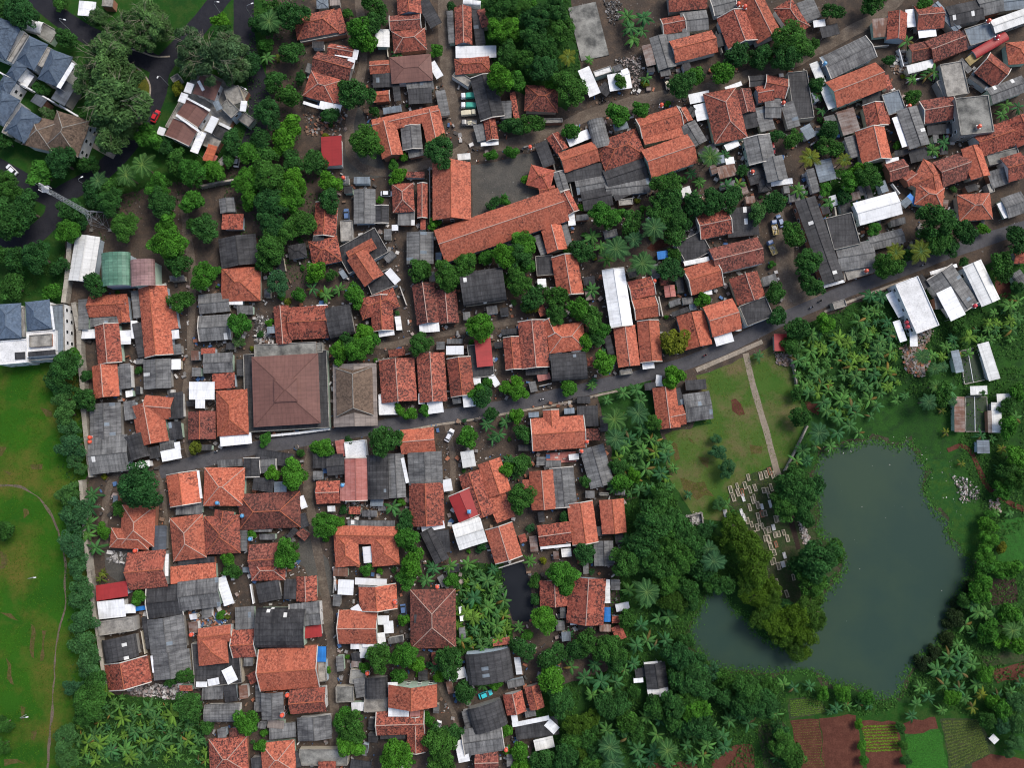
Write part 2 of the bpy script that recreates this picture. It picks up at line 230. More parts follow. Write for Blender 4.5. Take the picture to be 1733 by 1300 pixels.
DATA = """
T 0 0
H h 60 140 -50 370 200 B 7
H f 178 225 60 412 34 t 7.7
H h 262 268 165 445 150 B 7 + h 150 425 75 525 95
H h 418 355 325 560 165 B 7
H f 338 320 268 445 40 t 6.8
H f 497 425 395 592 34 w 7.6
H s 470 560 390 690 105 S 5
H h 75 640 -40 820 150 B 7
H h 215 755 95 925 170 B 7
H h 70 525 10 625 105 B 6.6
H s 225 655 300 700 70 S 5
H f 60 830 25 900 36 t 7.4
H f 1507 535 1285 937 400 t 2.7
H f 1340 545 1375 610 22 w 6.5
H f 1190 775 1345 885 16 w 7.2
H f 1260 660 1420 745 14 w 7.2
H f 1450 720 1490 700 70 b 5.4
H f 1480 830 1560 870 20 w 3.4
H f 1450 870 1530 910 90 k 3.0
H f 1380 1040 1460 1080 60 p 3.2
H f 1630 780 1700 830 70 t 2.6
H f 1430 650 1380 620 60 t 5.4
H h 500 780 410 1030 250 D 6 + h 310 800 250 1000 220
H v 150 155 290 190 85 w 3
H f 270 190 365 245 100 g 3
H f 205 500 150 585 66 w 4
H f 90 660 60 700 40 w 5
H f 530 50 645 60 105 w 4
H f 690 10 760 15 60 t 3
H g 1425 530 1375 655 160 n 6
H g 1342 707 1265 815 180 n 6
H g 1255 832 1195 950 190 n 6
H f 1560 590 1600 700 110 t 5
H f 1290 560 1265 625 55 w 6
H f 1250 630 1225 690 55 w 6
H f 1455 790 1405 890 60 w 6
H f 1370 890 1310 1030 60 w 5
H f 1650 680 1640 750 45 w 6
H f 1510 690 1590 770 80 g 5
H f 1100 860 1080 910 55 w 5
H f 1440 980 1400 1090 70 O 4
H f 1520 1070 1480 1110 45 t 3
H f 1210 510 1160 540 45 g 3
t 700 400 190 o
t 590 520 110 o
t 800 700 220 o
t 850 520 120 o
t 740 880 160 o
t 760 300 130 o
t 980 120 150 o
t 830 190 140 o
t 960 270 110 o
t 1280 300 150 w
t 1450 400 190 w
t 1560 300 120 w
t 1590 470 110 w
t 1290 440 110 w
t 1490 240 100 d
t 1490 140 75 b
t 440 250 80 d
t 270 600 65 d
t 660 110 80 o
t 1080 180 110 o
t 640 670 90 d
t 620 770 90 d
t 1000 930 90 b
t 500 1030 60 d
t 400 1080 120 d
t 270 1170 95 b
p 960 1110 105 p
p 850 1180 90 p
p 660 1220 80 p
t 1070 1260 100 b
t 750 1260 90 d
t 1200 1090 95 d
t 1300 1170 110 b
t 1440 1160 75 b
t 1570 950 90 d
t 1680 1040 95 b
t 1670 1220 105 b
t 1540 1080 60 d
t 1690 420 80 d
t 1720 160 60 d
t 120 60 140 d
t 20 60 90 d
t 400 20 60 d
t 30 950 70 d
t 40 1250 110 d
t 1200 590 50 y
t 850 860 90 o
t 320 770 60 o
t 1120 980 70 d
t 600 1110 70 d
T 0 1
H g 595 295 545 605 170 W 4
H v 785 415 790 640 195 G 6
H v 965 460 970 640 165 P 6
H f 210 770 215 1140 440 b 5.8
H f 80 1000 85 1160 200 w 6.4
H h 60 755 62 990 165 B 7.4
H h 252 735 265 930 165 B 7.4
H f 275 938 278 1112 200 w 6.9
H f 270 962 272 1045 150 S 7.3
H f 190 1098 375 1082 34 k 7.2
H f 150 780 160 980 22 t 7.2
H f 345 770 365 930 16 w 7.3
H f 100 1110 170 1105 50 k 6.7
H g 600 775 860 760 150 o 3 + g 818 700 838 885 85
H s 565 725 565 930 75 g 3
H s 610 885 800 860 65 g 3
H g 720 895 745 1160 165 r 3
H f 842 935 842 1030 88 w 3
H s 905 870 910 990 42 w 3
H g 1030 640 1075 1110 195 o 3.5 + s 1130 790 1150 930 110
H s 925 665 945 850 80 g 3
H s 950 880 990 1110 110 k 3
H g 705 1170 722 1390 172 o 3
H s 842 1160 850 1330 80 g 3
H g 1060 1130 1065 1330 185 g 3
H g 1530 40 1540 140 105 g 3
H s 1500 200 1645 200 115 r 3
H g 1600 300 1625 500 260 k 3.5
H h 1495 625 1760 620 235 o 3
H s 1510 725 1640 725 75 w 3
H g 1345 760 1550 740 135 g 3
H g 1345 925 1560 910 175 g 3
H s 1360 1078 1455 1075 45 r 2.5
H g 1375 1160 1575 1150 135 g 3
H s 1510 1225 1515 1330 160 r 3
H f 1160 965 1210 960 60 w 3
H s 1190 1030 1195 1100 70 g 2.5
H s 1190 1130 1190 1200 60 w 2.5
t 830 225 105 d
t 730 60 115 d
t 620 20 80 d
t 1080 60 110 d
t 1290 60 95 b
t 1130 340 130 b
t 1130 210 80 b
t 1200 490 95 d
t 1380 240 90 d
t 1290 210 40 d
t 640 630 95 d
t 1370 570 105 b
t 1450 540 50 b
t 1210 740 88 d
t 1620 890 90 b
t 1610 1010 45 o
t 340 670 72 b
t 70 640 95 d
t 40 170 140 d
t 150 110 130 d
t 230 430 125 d
t 100 460 90 d
t 450 260 100 b
t 480 120 90 d
t 400 500 70 d
t 430 1180 115 d
t 480 1110 60 b
t 580 1240 45 d
t 380 1240 80 d
t 1690 50 85 b
t 20 430 90 d
t 540 210 60 d
T 0 2
H g 710 130 716 375 210 g 3
H s 840 185 920 170 130 g 3
H g 990 130 1040 405 205 o 3 + g 975 150 1165 165 150
H g 605 490 868 462 245 g 4
H v 900 345 945 508 145 k 3
H s 1005 470 1080 455 80 k 2.5
H s 1080 420 1180 405 85 g 2.5
H f 1090 492 1222 465 72 w 3 + f 1195 393 1203 450 40
H s 1140 150 1240 140 180 k 3
H s 1145 320 1230 310 120 k 3
H f 1278 45 1450 45 120 w 4 + f 1320 135 1385 135 60
H g 1365 185 1365 375 185 d 3
H h 1565 40 1575 348 212 o 4
H f 1487 385 1700 365 75 w 3.5
H s 1348 430 1430 430 40 k 2.5
H g 1228 600 1255 818 210 o 3
H f 1335 585 1358 775 22 w 3.2
H h 1378 695 1652 695 255 o 3.5
H g 1700 500 1700 630 110 k 3
H s 1470 540 1640 530 50 g 2.5
H h 940 820 925 1100 225 o 3.5 + h 745 1040 1010 1055 130
H g 1078 958 1075 1132 95 S 3
H s 1190 840 1370 835 90 g 2.5
H h 1258 893 1285 1188 222 o 3.5
H h 1500 890 1505 1150 238 r 3.5 + g 1518 855 1500 970 130
H s 1648 900 1645 1130 55 g 2.5
H s 1200 1205 1450 1195 55 k 2.5
H g 868 1268 1130 1245 245 r 3.5
H f 1128 1150 1125 1300 24 w 3.7
H s 1153 1295 1462 1265 112 o 3
t 430 200 100 s
t 450 290 90 s
t 480 410 100 s
t 440 110 80 s
t 570 100 85 d
t 400 30 80 d
t 500 500 75 s
t 540 575 50 s
t 450 750 85 s
t 500 880 110 s
t 480 1080 105 s
t 520 1230 90 s
n 600 830 85 n
n 590 950 85 n
n 640 1110 85 n
n 620 750 80 n
n 590 1020 75 n
t 700 1000 50 b
t 930 700 165 d
t 800 850 55 d
t 1320 430 55 y
t 20 990 80 d
t 1540 1190 60 b
t 1560 1260 60 d
n 690 1280 45 y
t 1700 1020 40 b
T 0 3
H s 650 118 862 85 100 R 4
H s 663 235 845 215 118 w 3.5
H f 840 225 915 220 60 w 3
H s 905 225 990 215 28 u 2.5
H f 665 360 905 325 90 t 4
H v 805 410 830 565 220 k 3
H g 850 568 880 748 285 r 3
H f 1030 540 1045 655 28 w 3.2
H g 995 185 1235 160 205 k 3
H g 1208 142 1485 108 192 g 3.5
H f 1490 10 1550 195 70 w 3
H g 1115 280 1142 512 240 g 3
H s 995 275 1030 490 75 k 2.5
H g 1150 510 1170 690 250 g 3
H h 1430 390 1445 600 195 o 4 + g 1345 415 1565 385 110
H f 1450 440 1475 745 310 k 2.8
H f 1530 625 1575 720 75 w 3.6
H f 1405 725 1480 710 45 w 3.4
H f 1325 735 1400 735 35 w 3.4
H g 1572 460 1732 450 185 r 3.2
H s 1590 290 1720 280 145 g 3
H s 1365 790 1510 785 90 g 2.5
H s 1515 800 1600 790 110 k 2.5
H v 1385 930 1625 925 115 g 3
H h 1540 1095 1550 1340 250 r 3
H s 1550 1065 1650 1060 60 d 2.5
H s 1470 1070 1530 1060 60 g 2.5
t 930 150 58 b
t 1250 680 65 d
t 1150 710 45 d
t 600 850 120 d
t 480 760 65 s
t 1660 985 90 b
t 1395 1025 50 d
t 570 450 110 s
t 560 300 105 s
t 540 130 95 s
t 600 610 90 s
t 640 720 80 d
t 430 1100 90 s
t 440 1230 90 s
t 560 960 60 d
t 1270 890 95 d
t 10 1010 65 d
t 10 1150 55 d
n 680 20 50 y
F n 17 130 1170 180 1170 205 1180 300 1200 350 1215 355 1300 130 1300
T 1 0
H h 265 190 545 135 175 r 3 + f 545 60 590 220 60 k
H f 300 275 610 215 22 t 2.5
H s 380 300 460 300 50 k 2.5
H g 395 410 650 480 150 d 3
H g 490 330 660 360 90 r 3
H f 540 340 690 370 70 w 3.3
H f 650 385 635 460 55 w 3.3
H h 345 560 560 625 190 r 3.3 + s 520 660 580 670 70
H f 430 705 575 735 55 w 3.3
H f 320 690 430 725 22 w 3
H s 510 920 515 1120 145 R 4
H h 410 25 490 20 70 b 2.5
H s 500 15 570 10 50 t 2.5
H g 1030 -60 1040 95 170 r 3
H g 905 155 1115 140 110 d 3
H h 925 285 1150 260 160 r 3
H f 1125 0 1220 170 90 k 3 
H s 855 195 855 315 100 W 3
H g 770 455 905 445 95 o 3
H h 910 475 1190 450 195 n 4
H f 1185 420 1245 520 55 w 2.5
H f 790 540 925 535 105 k 3
H g 795 655 905 645 80 o 3 
H f 945 560 960 680 50 k 3
H s 1020 590 1200 560 85 g 3
H f 1030 650 1190 640 110 k 3
H s 1245 610 1280 780 70 g 2.5
H s 860 750 985 730 45 b 2.5
H g 790 855 1240 755 105 o 4 + g 870 830 925 1060 150 + g 1175 750 1220 950 140
H g 1045 850 1060 1010 140 g 3.6
H s 1030 1040 1130 1020 60 g 2.5
H g 1400 45 1405 300 120 r 3
H s 1310 70 1325 290 45 g 2.5
H s 1490 60 1520 300 70 k 2.8
H s 1520 60 1555 180 60 d 3
H f 1350 350 1625 345 85 w 3
H h 1345 450 1580 430 115 r 3
H f 1340 490 1450 560 60 t 2.5
H v 1400 10 1520 20 35 w 2.5
H g 1530 510 1600 800 175 k 3.5
H g 1575 790 1600 950 85 r 3
H s 1500 840 1530 950 70 g 2.5
H s 1690 680 1690 800 80 g 3
H f 1520 975 1640 965 25 w 2.5
H s 1010 1180 1140 1180 45 d 2.2
t 240 90 130 d
t 70 150 90 d
p 90 140 100 p
t 100 60 90 d
t 690 190 95 b
t 800 150 85 d
t 760 280 70 b
t 850 70 50 d
n 950 355 55 n
t 1220 330 50 b
t 780 20 80 d
t 240 350 90 d
n 70 380 75 n
n 150 390 45 y
t 70 300 60 b
t 130 545 75 d
t 300 520 55 d
t 220 640 95 d
t 80 760 120 d
t 600 580 55 b
t 670 630 125 d
t 240 840 90 b
t 180 930 95 b
t 500 770 60 d
t 740 950 120 d
t 1245 1020 120 d
t 960 1180 60 b
n 930 1190 60 n
t 390 1090 85 d
t 240 1090 85 d
t 250 1230 105 b
t 90 1200 130 d
t 500 1230 85 b
t 30 940 90 d
t 60 1060 90 d
t 800 750 45 d
t 1670 190 110 b
t 1650 40 130 d
t 1650 530 125 b
t 1700 350 100 d
t 1590 1045 45 b
t 1710 1020 45 b
t 930 1110 45 b
t 1000 1060 35 b
t 1700 850 60 d
t 1320 40 35 d
t 620 90 40 d
T 1 1
H g 480 70 465 300 155 r 3 + h 370 420 565 380 180
H f 385 315 460 315 35 k 3.5
H f 610 190 615 330 85 t 2.5
H g 735 -20 735 215 150 g 3
H g 850 90 850 210 100 k 3
H h 990 -60 1000 135 150 r 3
H g 1125 -60 1125 175 70 r 3
H s 960 170 1075 170 120 g 2.5
H f 940 220 940 260 45 w 2.5
H g 1322 -200 1325 190 265 o 5
H g 1240 368 2080 80 242 o 5
H f 580 470 850 320 200 k 2.8 + f 760 640 930 570 130
H g 625 440 800 345 80 o 4 + g 680 420 800 600 155
H f 890 530 960 610 55 w 3
H g 1110 270 1110 485 185 g 3.5
H h 220 410 340 390 100 k 2.8
H g 170 770 190 1030 105 r 3
H g 225 890 490 875 225 r 3
H v 490 890 660 860 220 k 3
H f 415 780 485 780 40 w 3
H g 845 700 860 940 150 r 3 + h 700 800 950 710 140
H f 830 960 935 945 42 w 3
H g 1130 620 1165 890 155 d 3
H g 1280 660 1300 890 150 d 3
H f 1105 920 1240 910 65 w 3
H v 1390 660 1680 620 235 k 4.5
H f 215 1070 450 1050 70 g 3
H g 950 1130 970 1420 240 r 3 + g 1180 1090 1200 1420 190
H g 1370 1120 1400 1380 165 r 3
H f 1345 1040 1345 1100 120 w 4
H s 1530 980 1550 1180 110 R 4
H f 1440 1150 1600 1130 230 k 3
H f 1470 1280 1520 1275 50 w 2.8
H f 1590 1240 1635 1310 45 w 2.8
t 90 60 130 d
t 240 30 120 b
t 310 200 90 d
t 100 220 120 d
t 200 260 100 d
t 90 380 120 d
t 500 50 90 d
t 140 610 95 s
t 60 480 80 d
t 400 530 75 b
t 510 560 50 d
t 290 690 55 b
n 380 650 70 n
n 470 690 70 n
n 560 660 70 n
t 660 690 80 b
t 840 50 28 b
t 1100 520 85 d
n 1130 550 65 n
t 1200 210 50 b
t 1290 560 105 d
t 1300 620 70 d
t 1420 490 90 d
t 1560 440 60 b
t 1680 430 110 b
t 1600 80 50 d
t 1680 60 40 b
t 1520 910 115 b
t 1110 1020 100 d
t 560 1070 80 b
t 700 1060 110 b
t 720 960 80 b
t 790 1000 60 b
t 630 1030 80 d
t 1560 1290 45 b
t 1710 580 50 d
n 1680 30 40 n
T -1 0
H f 482 596 486 728 142 k 3
H h 482 601 486 720 113 n 5 + h 483 641 484 680 40 n 6.8
H f 430 597 535 592 28 g 3.2
H g 600 616 602 722 74 t 3.5
H i 599 622 601 704 62 D 4.2
T 1 2
H f 830 140 960 135 140 w 3
H f 1100 100 1145 100 70 w 3
H f 1160 165 1265 150 80 w 3
H f 1400 120 1485 110 80 w 3
H g 978 395 1210 375 165 o 3
H s 565 380 585 490 65 p 3
H f 665 385 680 510 140 w 3.5
H g 675 500 680 790 150 p 4
H f 570 735 620 735 110 p 4
H f 385 520 590 520 95 k 3
H g 480 560 600 550 120 k 3
H g 410 735 570 730 150 r 3
H v 820 480 825 780 150 k 3
H g 940 470 955 770 120 g 3
H f 990 500 1025 670 24 w 3.3
H g 1140 460 1150 680 230 g 3
H s 1390 515 1480 500 110 W 3
H g 1575 520 1650 745 160 o 3 + s 1600 700 1690 920 130
H g 1440 600 1540 900 150 r 3
H g 1150 670 1160 960 230 r 3 + s 1180 810 1190 940 100
H f 1265 690 1325 680 80 w 3
H f 1120 980 1275 950 50 w 3
H g 1155 985 1260 1200 100 k 3 + f 1200 1070 1310 1060 150
H g 1375 730 1450 910 160 R 4
H g 1350 1040 1540 980 175 W 4
H g 1640 960 1710 1190 190 o 3.3
H g 545 1020 960 1025 120 o 3.5 + h 605 1000 620 1235 160 + h 865 1010 880 1230 180
H f 750 1100 760 1210 60 w 3
H s 620 950 940 955 60 g 2.5
H h 90 735 95 980 410 d 3
H f 165 660 165 750 85 b 3
H f 0 480 250 520 90 k 2.8
H g 30 560 140 550 90 g 3
H f -20 670 120 690 90 k 2.8
H f 300 760 330 840 45 w 2.8
H f 300 880 330 970 70 k 2.8
H s -20 965 110 965 70 g 2.5
H g -40 1190 180 1175 200 d 3
H h -30 1260 200 1255 140 r 3
H s 290 990 350 1040 60 d 2.4
t 1530 80 80 d
t 1500 60 70 b
t 970 170 45 b
t 1040 200 55 b
t 1140 180 45 b
t 1690 20 50 b
t 1590 200 50 d
n 1560 270 70 n
n 1640 340 75 n
n 1600 370 60 n
n 1690 260 70 n
t 1430 360 85 b
t 870 380 125 d
t 625 390 38 d
t 460 430 65 b
t 400 440 40 b
t 60 370 45 b
t 255 610 95 b
t 110 610 55 b
t 470 960 105 b
t 560 930 50 b
n 920 830 85 n
n 980 870 70 n
n 640 870 40 n
t 1030 1060 95 b
t 1000 960 60 d
t 1010 910 60 d
t 1050 1240 95 b
t 210 1150 105 b
t 750 1260 45 b
n 1200 1250 75 n
n 1310 1230 75 n
n 1430 1220 75 n
n 1600 1260 60 n
t 1700 580 60 b
n 1710 520 60 n
t 1530 1100 35 d
T 1 3
H g 820 60 830 230 250 o 3.3
H f 555 75 660 80 100 w 4
H f 670 35 885 45 45 w 3
H g 560 345 825 345 220 o 3.5 
H f 665 205 720 300 60 w 3.7
H f 760 245 820 245 40 w 3.7
H f 825 300 900 300 60 w 3.2
H f 865 350 930 345 80 w 3.2
H f 720 455 870 450 60 w 3.2
H f 640 470 700 470 50 w 3.2
H f 845 385 855 450 50 w 3.2
H s 700 510 770 500 90 W 2.8
H h 1195 90 1200 490 300 d 3.5
H f 1070 290 1170 290 55 k 4.5
H f 1310 435 1350 430 90 w 3
H s 10 120 165 90 130 k 3
H s 190 90 275 90 130 k 3
H g 340 0 345 170 140 r 3
H v 10 350 340 350 260 k 4
H g 230 270 440 250 150 g 4.5
H s 330 385 445 370 75 R 3
H f 275 375 325 370 55 w 3.2
H g 25 640 425 610 270 o 4
H f 415 530 475 530 100 u 3.5
H f 420 650 475 645 130 t 3
H f 20 550 100 545 60 W 4.6
H g 110 790 115 970 145 g 5
H g 230 855 475 835 155 r 4.5
H g 390 950 400 1110 220 g 3.5
H s 90 1060 270 1040 90 g 2.8
H s 80 1000 190 1010 50 t 3
H h 145 1120 160 1340 220 o 3.3
H f 290 1230 620 1230 100 g 3
H s 420 1290 540 1290 60 r 3.3
H f 640 1270 780 1290 60 k 3
H f 250 1190 280 1298 60 k 3
H f 540 805 660 800 100 g 2.8
H f 635 680 740 690 90 g 3
H s 700 690 720 820 80 g 3
H v 815 680 820 820 150 k 3
H f 730 870 890 870 100 t 2.8
H g 1060 735 1060 890 320 o 6
H s 1005 760 1010 895 105 p 6.6
H f 925 720 930 890 65 w 5
H f 895 918 1035 918 66 w 4.5
H f 1040 920 1110 920 60 p 4.4
H g 815 1000 1140 990 150 r 3.2 + g 1080 950 1085 1195 120
H f 840 1075 1010 1070 60 k 3
H v 1560 500 1590 710 300 k 4.5
H f 1300 680 1420 650 70 w 3
H f 1420 695 1490 690 35 w 3
H v 1540 860 1590 1030 230 k 3.5
H s 1420 910 1450 1040 60 g 2.8
H g 1400 1130 1670 1090 170 g 4
H f 1380 1110 1410 1260 75 w 4
H g 1480 1250 1640 1245 170 d 3
t 1000 540 105 b
t 1080 590 70 b
t 830 560 110 d
t 730 620 45 b
t 960 680 60 b
t 1000 300 45 b
t 1010 10 70 b
n 1150 30 75 n
t 1320 30 60 b
t 1310 590 110 d
n 1210 620 65 n
t 1240 680 45 b
t 1410 790 75 d
n 1530 740 60 n
t 1620 730 50 b
t 650 1030 115 d
t 600 1000 80 b
t 640 1150 90 b
t 950 1220 125 b
t 1250 1150 110 d
t 1230 1060 60 d
t 1310 1080 80 d
t 1170 980 45 b
t 1240 1260 80 d
t 30 1150 50 b
t 490 640 25 b
t 1690 1050 50 b
t 1700 1180 40 b
F n 16 775 985 795 960 835 980 850 1000 858 1040 865 1100 780 1100 772 1060
T 2 0
H f 470 30 560 390 200 c 0.3
H f 605 460 620 500 130 W 3.2
H f 480 460 560 640 85 w 3
H f 650 560 800 535 120 w 3 + f 755 465 770 500 50
H f 600 575 660 625 80 k 2.5
H h 85 660 310 670 190 d 3.3
H s 0 620 30 800 40 r 2.8
H f 190 815 340 810 30 t 2.4
H g 1050 15 1310 -10 140 r 3.3
H g 1140 150 1320 130 145 g 3
H g 1010 180 1165 150 120 r 3
H s 1050 260 1200 240 60 g 3
H g 1080 350 1370 275 165 o 3.6
H g 985 240 1050 460 130 g 3 
H f 905 300 940 440 65 j 2.6
H s 1000 490 1070 480 60 g 2.4
H f 1370 280 1430 260 90 k 3
H g 1350 50 1510 10 130 g 3.6
H g 1480 90 1560 300 220 r 3.6
H g 1600 -20 1740 260 190 o 3.6
H g 1130 740 1180 830 100 o 3
H g 855 870 1135 780 150 o 4 + s 880 930 1145 870 110
H g 905 1110 1220 1000 215 o 4.5
H f 1195 670 1335 640 70 w 3 + f 1265 700 1290 810 85
H h 1400 610 1480 950 235 r 4
H g 1175 840 1260 980 140 g 3
H g 1200 780 1230 730 60 k 2.6
H g 1540 610 1580 770 150 d 3
H f 1440 600 1550 560 30 w 2.8
H g 1600 550 1730 540 80 k 3
H g 1650 640 1760 620 120 r 3.4
H s 1680 720 1730 880 110 g 3
H f 1530 830 1660 800 110 k 3
H g 1650 920 1690 1100 190 g 4.5
H g 1590 1200 1740 1150 120 k 3
H g 270 910 340 1020 95 r 3.3
H g 330 1100 570 1020 150 o 3.4
H g 310 1160 350 1290 80 g 3
H f 350 1180 610 1150 110 k 3
H f 375 960 520 900 70 w 3
H v 560 810 610 1000 120 g 3.4
H h 590 1060 870 960 215 r 3.4 
H g 630 1220 900 1130 150 k 3
H g 630 1280 930 1250 100 g 3
H g 430 1270 640 1230 100 g 3
H s 190 960 250 1120 90 k 3
H h 110 1180 270 1220 150 r 3.3
H g 180 1290 290 1270 40 r 3
H s 1440 1000 1530 960 50 w 2.8
H s 1440 1090 1500 1080 50 w 2.6
H s 1390 1170 1510 1140 90 j 2.6
t 60 60 100 d
t 160 130 120 d
t 290 60 120 d
t 330 180 110 d
t 150 280 120 d
t 250 330 100 d
t 90 400 100 d
t 30 540 80 b
t 150 60 60 b
t 200 450 110 d
t 20 220 60 b
p 375 380 75 y
t 390 590 120 d
t 280 560 65 b
t 730 545 55 d
n 780 100 95 n
n 890 110 90 n
n 800 180 90 n
n 880 200 75 n
n 820 260 70 n
n 520 400 45 n
n 910 520 60 n
t 1150 560 100 d
t 1235 510 70 b
t 1415 480 95 b
t 1520 370 95 d
t 1620 390 60 d
t 1690 370 80 d
t 715 765 85 b
t 870 735 65 b
t 395 880 70 b
t 10 1030 45 b
t 130 830 80 d
t 30 850 70 d
p 1340 1060 90 p
n 1440 1040 60 n
t 1050 1250 110 d
n 1210 1170 60 n
n 1270 1230 60 n
n 1450 1250 75 n
n 1530 1240 75 n
t 1560 1150 50 d
t 90 1210 35 b
t 1050 700 25 b
T 2 1
H g 345 0 415 140 85 r 3.3 
H f 395 145 405 225 50 w 2.8
H g 260 230 305 400 145 o 4
H s 350 220 390 370 45 g 3 
H s 165 290 215 420 50 g 3
H g 350 430 395 700 180 o 4 
H f 160 500 280 490 140 k 3
H g 470 60 670 20 140 k 3
H f 720 70 815 60 45 t 3
H f 680 20 800 -30 90 k 3
H s 620 290 710 270 50 g 2.4
H g 680 520 740 910 155 w 4.5
H g 790 670 955 630 130 r 3.5
H g 820 800 980 770 140 o 3.5
H g 755 905 790 1180 150 o 3.5
H g 915 870 940 1150 150 o 3.5
H f 730 1220 810 1210 35 t 2.6
H f 880 1180 960 1170 40 w 2.8
H g 1255 240 1470 195 175 r 3.3
H s 1450 210 1660 190 200 k 3.3
H g 1350 470 1680 390 185 d 3.8
H s 1390 540 1685 470 30 w 3.2
H f 1140 420 1310 330 160 k 3
H s 1160 485 1330 450 35 W 3.2
H g 1180 610 1400 540 195 o 3.6
H f 1290 670 1350 665 55 w 2.8
H g 1560 560 1620 740 200 r 3.6
H f 1560 840 1740 770 150 k 5
H g 1200 820 1260 1050 190 o 3.6
H g 1320 880 1520 820 220 o 4.5
H f 1370 1010 1490 975 70 w 3.4
H f 1510 830 1530 940 40 W 3
H g 1060 630 1070 710 75 p 2.6
H s 1150 740 1220 730 50 g 2.4
H f 1080 830 1190 790 35 k 2.6
H s 980 430 1050 420 55 u 2.5
H g 240 860 285 960 100 o 3.4 + h 240 1000 490 970 190
H s 400 1080 470 1075 45 w 2.8 
H f 245 1120 340 1100 40 w 2.8
H v 260 1190 500 1170 190 k 3
H g 130 870 160 1190 190 r 3.4
H g -10 980 10 1200 110 r 3.3
H s 170 1260 255 1240 45 p 2.5
H f 90 1210 240 1200 60 k 2.8
H f 640 970 670 1100 45 k 2.6
H f 970 1265 1010 1270 60 w 3
t 620 160 115 b
t 720 150 60 b
t 810 200 85 d
t 1000 130 120 d
t 1090 170 100 d
t 1060 60 120 d
t 1230 90 90 d
n 1280 110 80 n
t 1360 60 100 d
t 1480 40 90 d
n 1220 40 80 n
t 1660 130 85 s
t 1160 210 55 d
t 1100 300 75 d
p 960 240 105 p
p 820 320 75 p
n 540 300 80 n
n 510 340 60 n
p 700 380 115 n
n 640 450 80 n
p 880 480 110 n
n 880 510 80 n
n 600 370 65 n
t 470 400 80 d
t 380 400 50 d
t 1070 520 90 d
t 1100 420 50 d
t 80 340 100 b
t 50 420 100 d
t 90 500 70 b
t 40 600 100 d
t 140 720 90 d
t 290 700 90 d
t 110 760 60 y
t 450 780 95 b
t 300 820 80 d
t 530 850 90 d
n 540 660 80 n
t 600 930 65 b
t 490 1010 60 b
t 620 1150 90 b
n 610 1080 50 n
t 570 990 60 d
t 1095 1010 95 y
t 1285 730 60 b
t 1085 1250 85 b
t 1120 650 25 b
t 30 1280 50 b
t 370 1290 40 b
t 550 1280 40 n
n 1670 1110 55 s
t 480 100 35 b
T 2 2
H g 130 345 490 320 220 o 4 + g 260 175 270 340 110 + s 445 360 495 355 110
H s 350 185 420 180 40 b 4.2
H s 110 210 180 205 35 b 4.2
H s 440 220 580 215 140 k 3
H s 490 345 590 340 80 d 3
H g 535 425 610 690 165 g 3.3
H f 230 505 430 490 70 p 0.5
H g 195 585 215 850 165 o 3.4 + s 70 680 150 670 60
H g 330 565 355 835 165 g 3.4
H s 225 540 330 540 45 g 2.6
H g 455 800 495 1080 175 o 3.5 + f 430 800 440 860 20
H g 670 780 690 1010 165 o 3.4
H g 175 1030 395 1000 140 r 3.2
H f 190 1110 395 1090 18 w 3 
H f 360 1055 395 1050 38 w 3.4
H g 615 1060 620 1230 130 g 3.4
H f 555 1000 635 990 65 k 3
H g 1025 20 1060 300 160 o 3.4 + g 1040 230 1165 205 130
H f 1080 100 1150 80 120 k 3
H g 1165 165 1345 140 190 g 3.3
H s 1170 10 1310 0 70 k 3
H s 895 20 970 10 50 k 3
H f 970 0 1020 0 30 w 3
H f 590 745 650 745 20 g 2.5
n 640 110 55 n
n 750 60 75 n
n 840 40 70 n
n 870 110 70 n
p 690 240 95 n
p 850 200 90 n
p 700 370 95 n
n 880 300 75 n
t 950 260 70 d
F n 16.5 1040 760 1095 735 1130 740 1142 800 1142 835 1090 850 1040 830
F n 15.5 1045 770 1075 740 1060 700 1025 700 1020 690 1035 720
t 735 670 70 b
t 830 620 50 b
t 720 560 60 d
n 860 720 70 n
n 930 730 70 n
n 1040 700 60 n
t 60 770 110 d
t 30 210 60 b
t 70 340 70 d
t 60 540 70 d
n 20 620 50 n
t 30 60 70 b
t 380 30 60 b
n 540 10 50 n
t 340 1290 110 b
n 120 1200 65 n
t 490 1140 80 d
n 770 1060 65 n
t 960 850 130 d
t 1000 760 80 d
t 950 960 150 d
t 900 1080 140 d
t 1080 950 130 d
t 1060 1080 140 d
t 1170 1040 120 d
t 960 1200 140 d
t 780 1200 120 d
t 1120 1200 120 d
t 1230 1130 90 d
t 350 900 40 d
t 500 660 45 d
t 1400 460 70 s
t 1450 570 65 s
t 1380 370 40 s
n 1460 820 60 n
t 1400 810 45 s
n 1190 750 45 s
n 1340 970 65 n
p 1360 1200 100 n
p 1330 1120 80 n
t 1500 1000 130 m
t 1590 1090 150 m
t 1650 1230 130 m
t 1460 1080 90 m
t 1300 1000 60 d
t 1280 1240 90 d
t 1490 900 50 d
T 2 3
H g 283 28 288 205 195 r 3.3
H g 510 10 490 325 245 r 3.6
H s 635 25 637 185 50 W 3.2
H v 640 210 640 310 48 u 2.2
H f 400 30 405 160 40 k 3
H f 390 310 460 305 45 w 3
H s 700 340 740 430 70 r 2.6
H s 700 220 790 200 50 w 2.4
H g 960 590 985 760 140 k 3.4
H f 890 600 985 590 28 w 3
H f 915 795 1055 770 70 w 3.3
H f 820 710 885 705 30 w 2.5
H f 830 660 900 650 60 k 2.6
H g 0 790 30 930 130 r 3.4
H g 130 740 170 900 100 r 3.3
H s 0 880 20 990 40 w 3
H f 20 1050 310 1010 120 k 3
H f 0 1010 250 960 30 w 3.2
H f 235 990 300 1050 60 w 3.2
H s 150 1150 280 1120 70 W 2.8
t 220 300 100 b
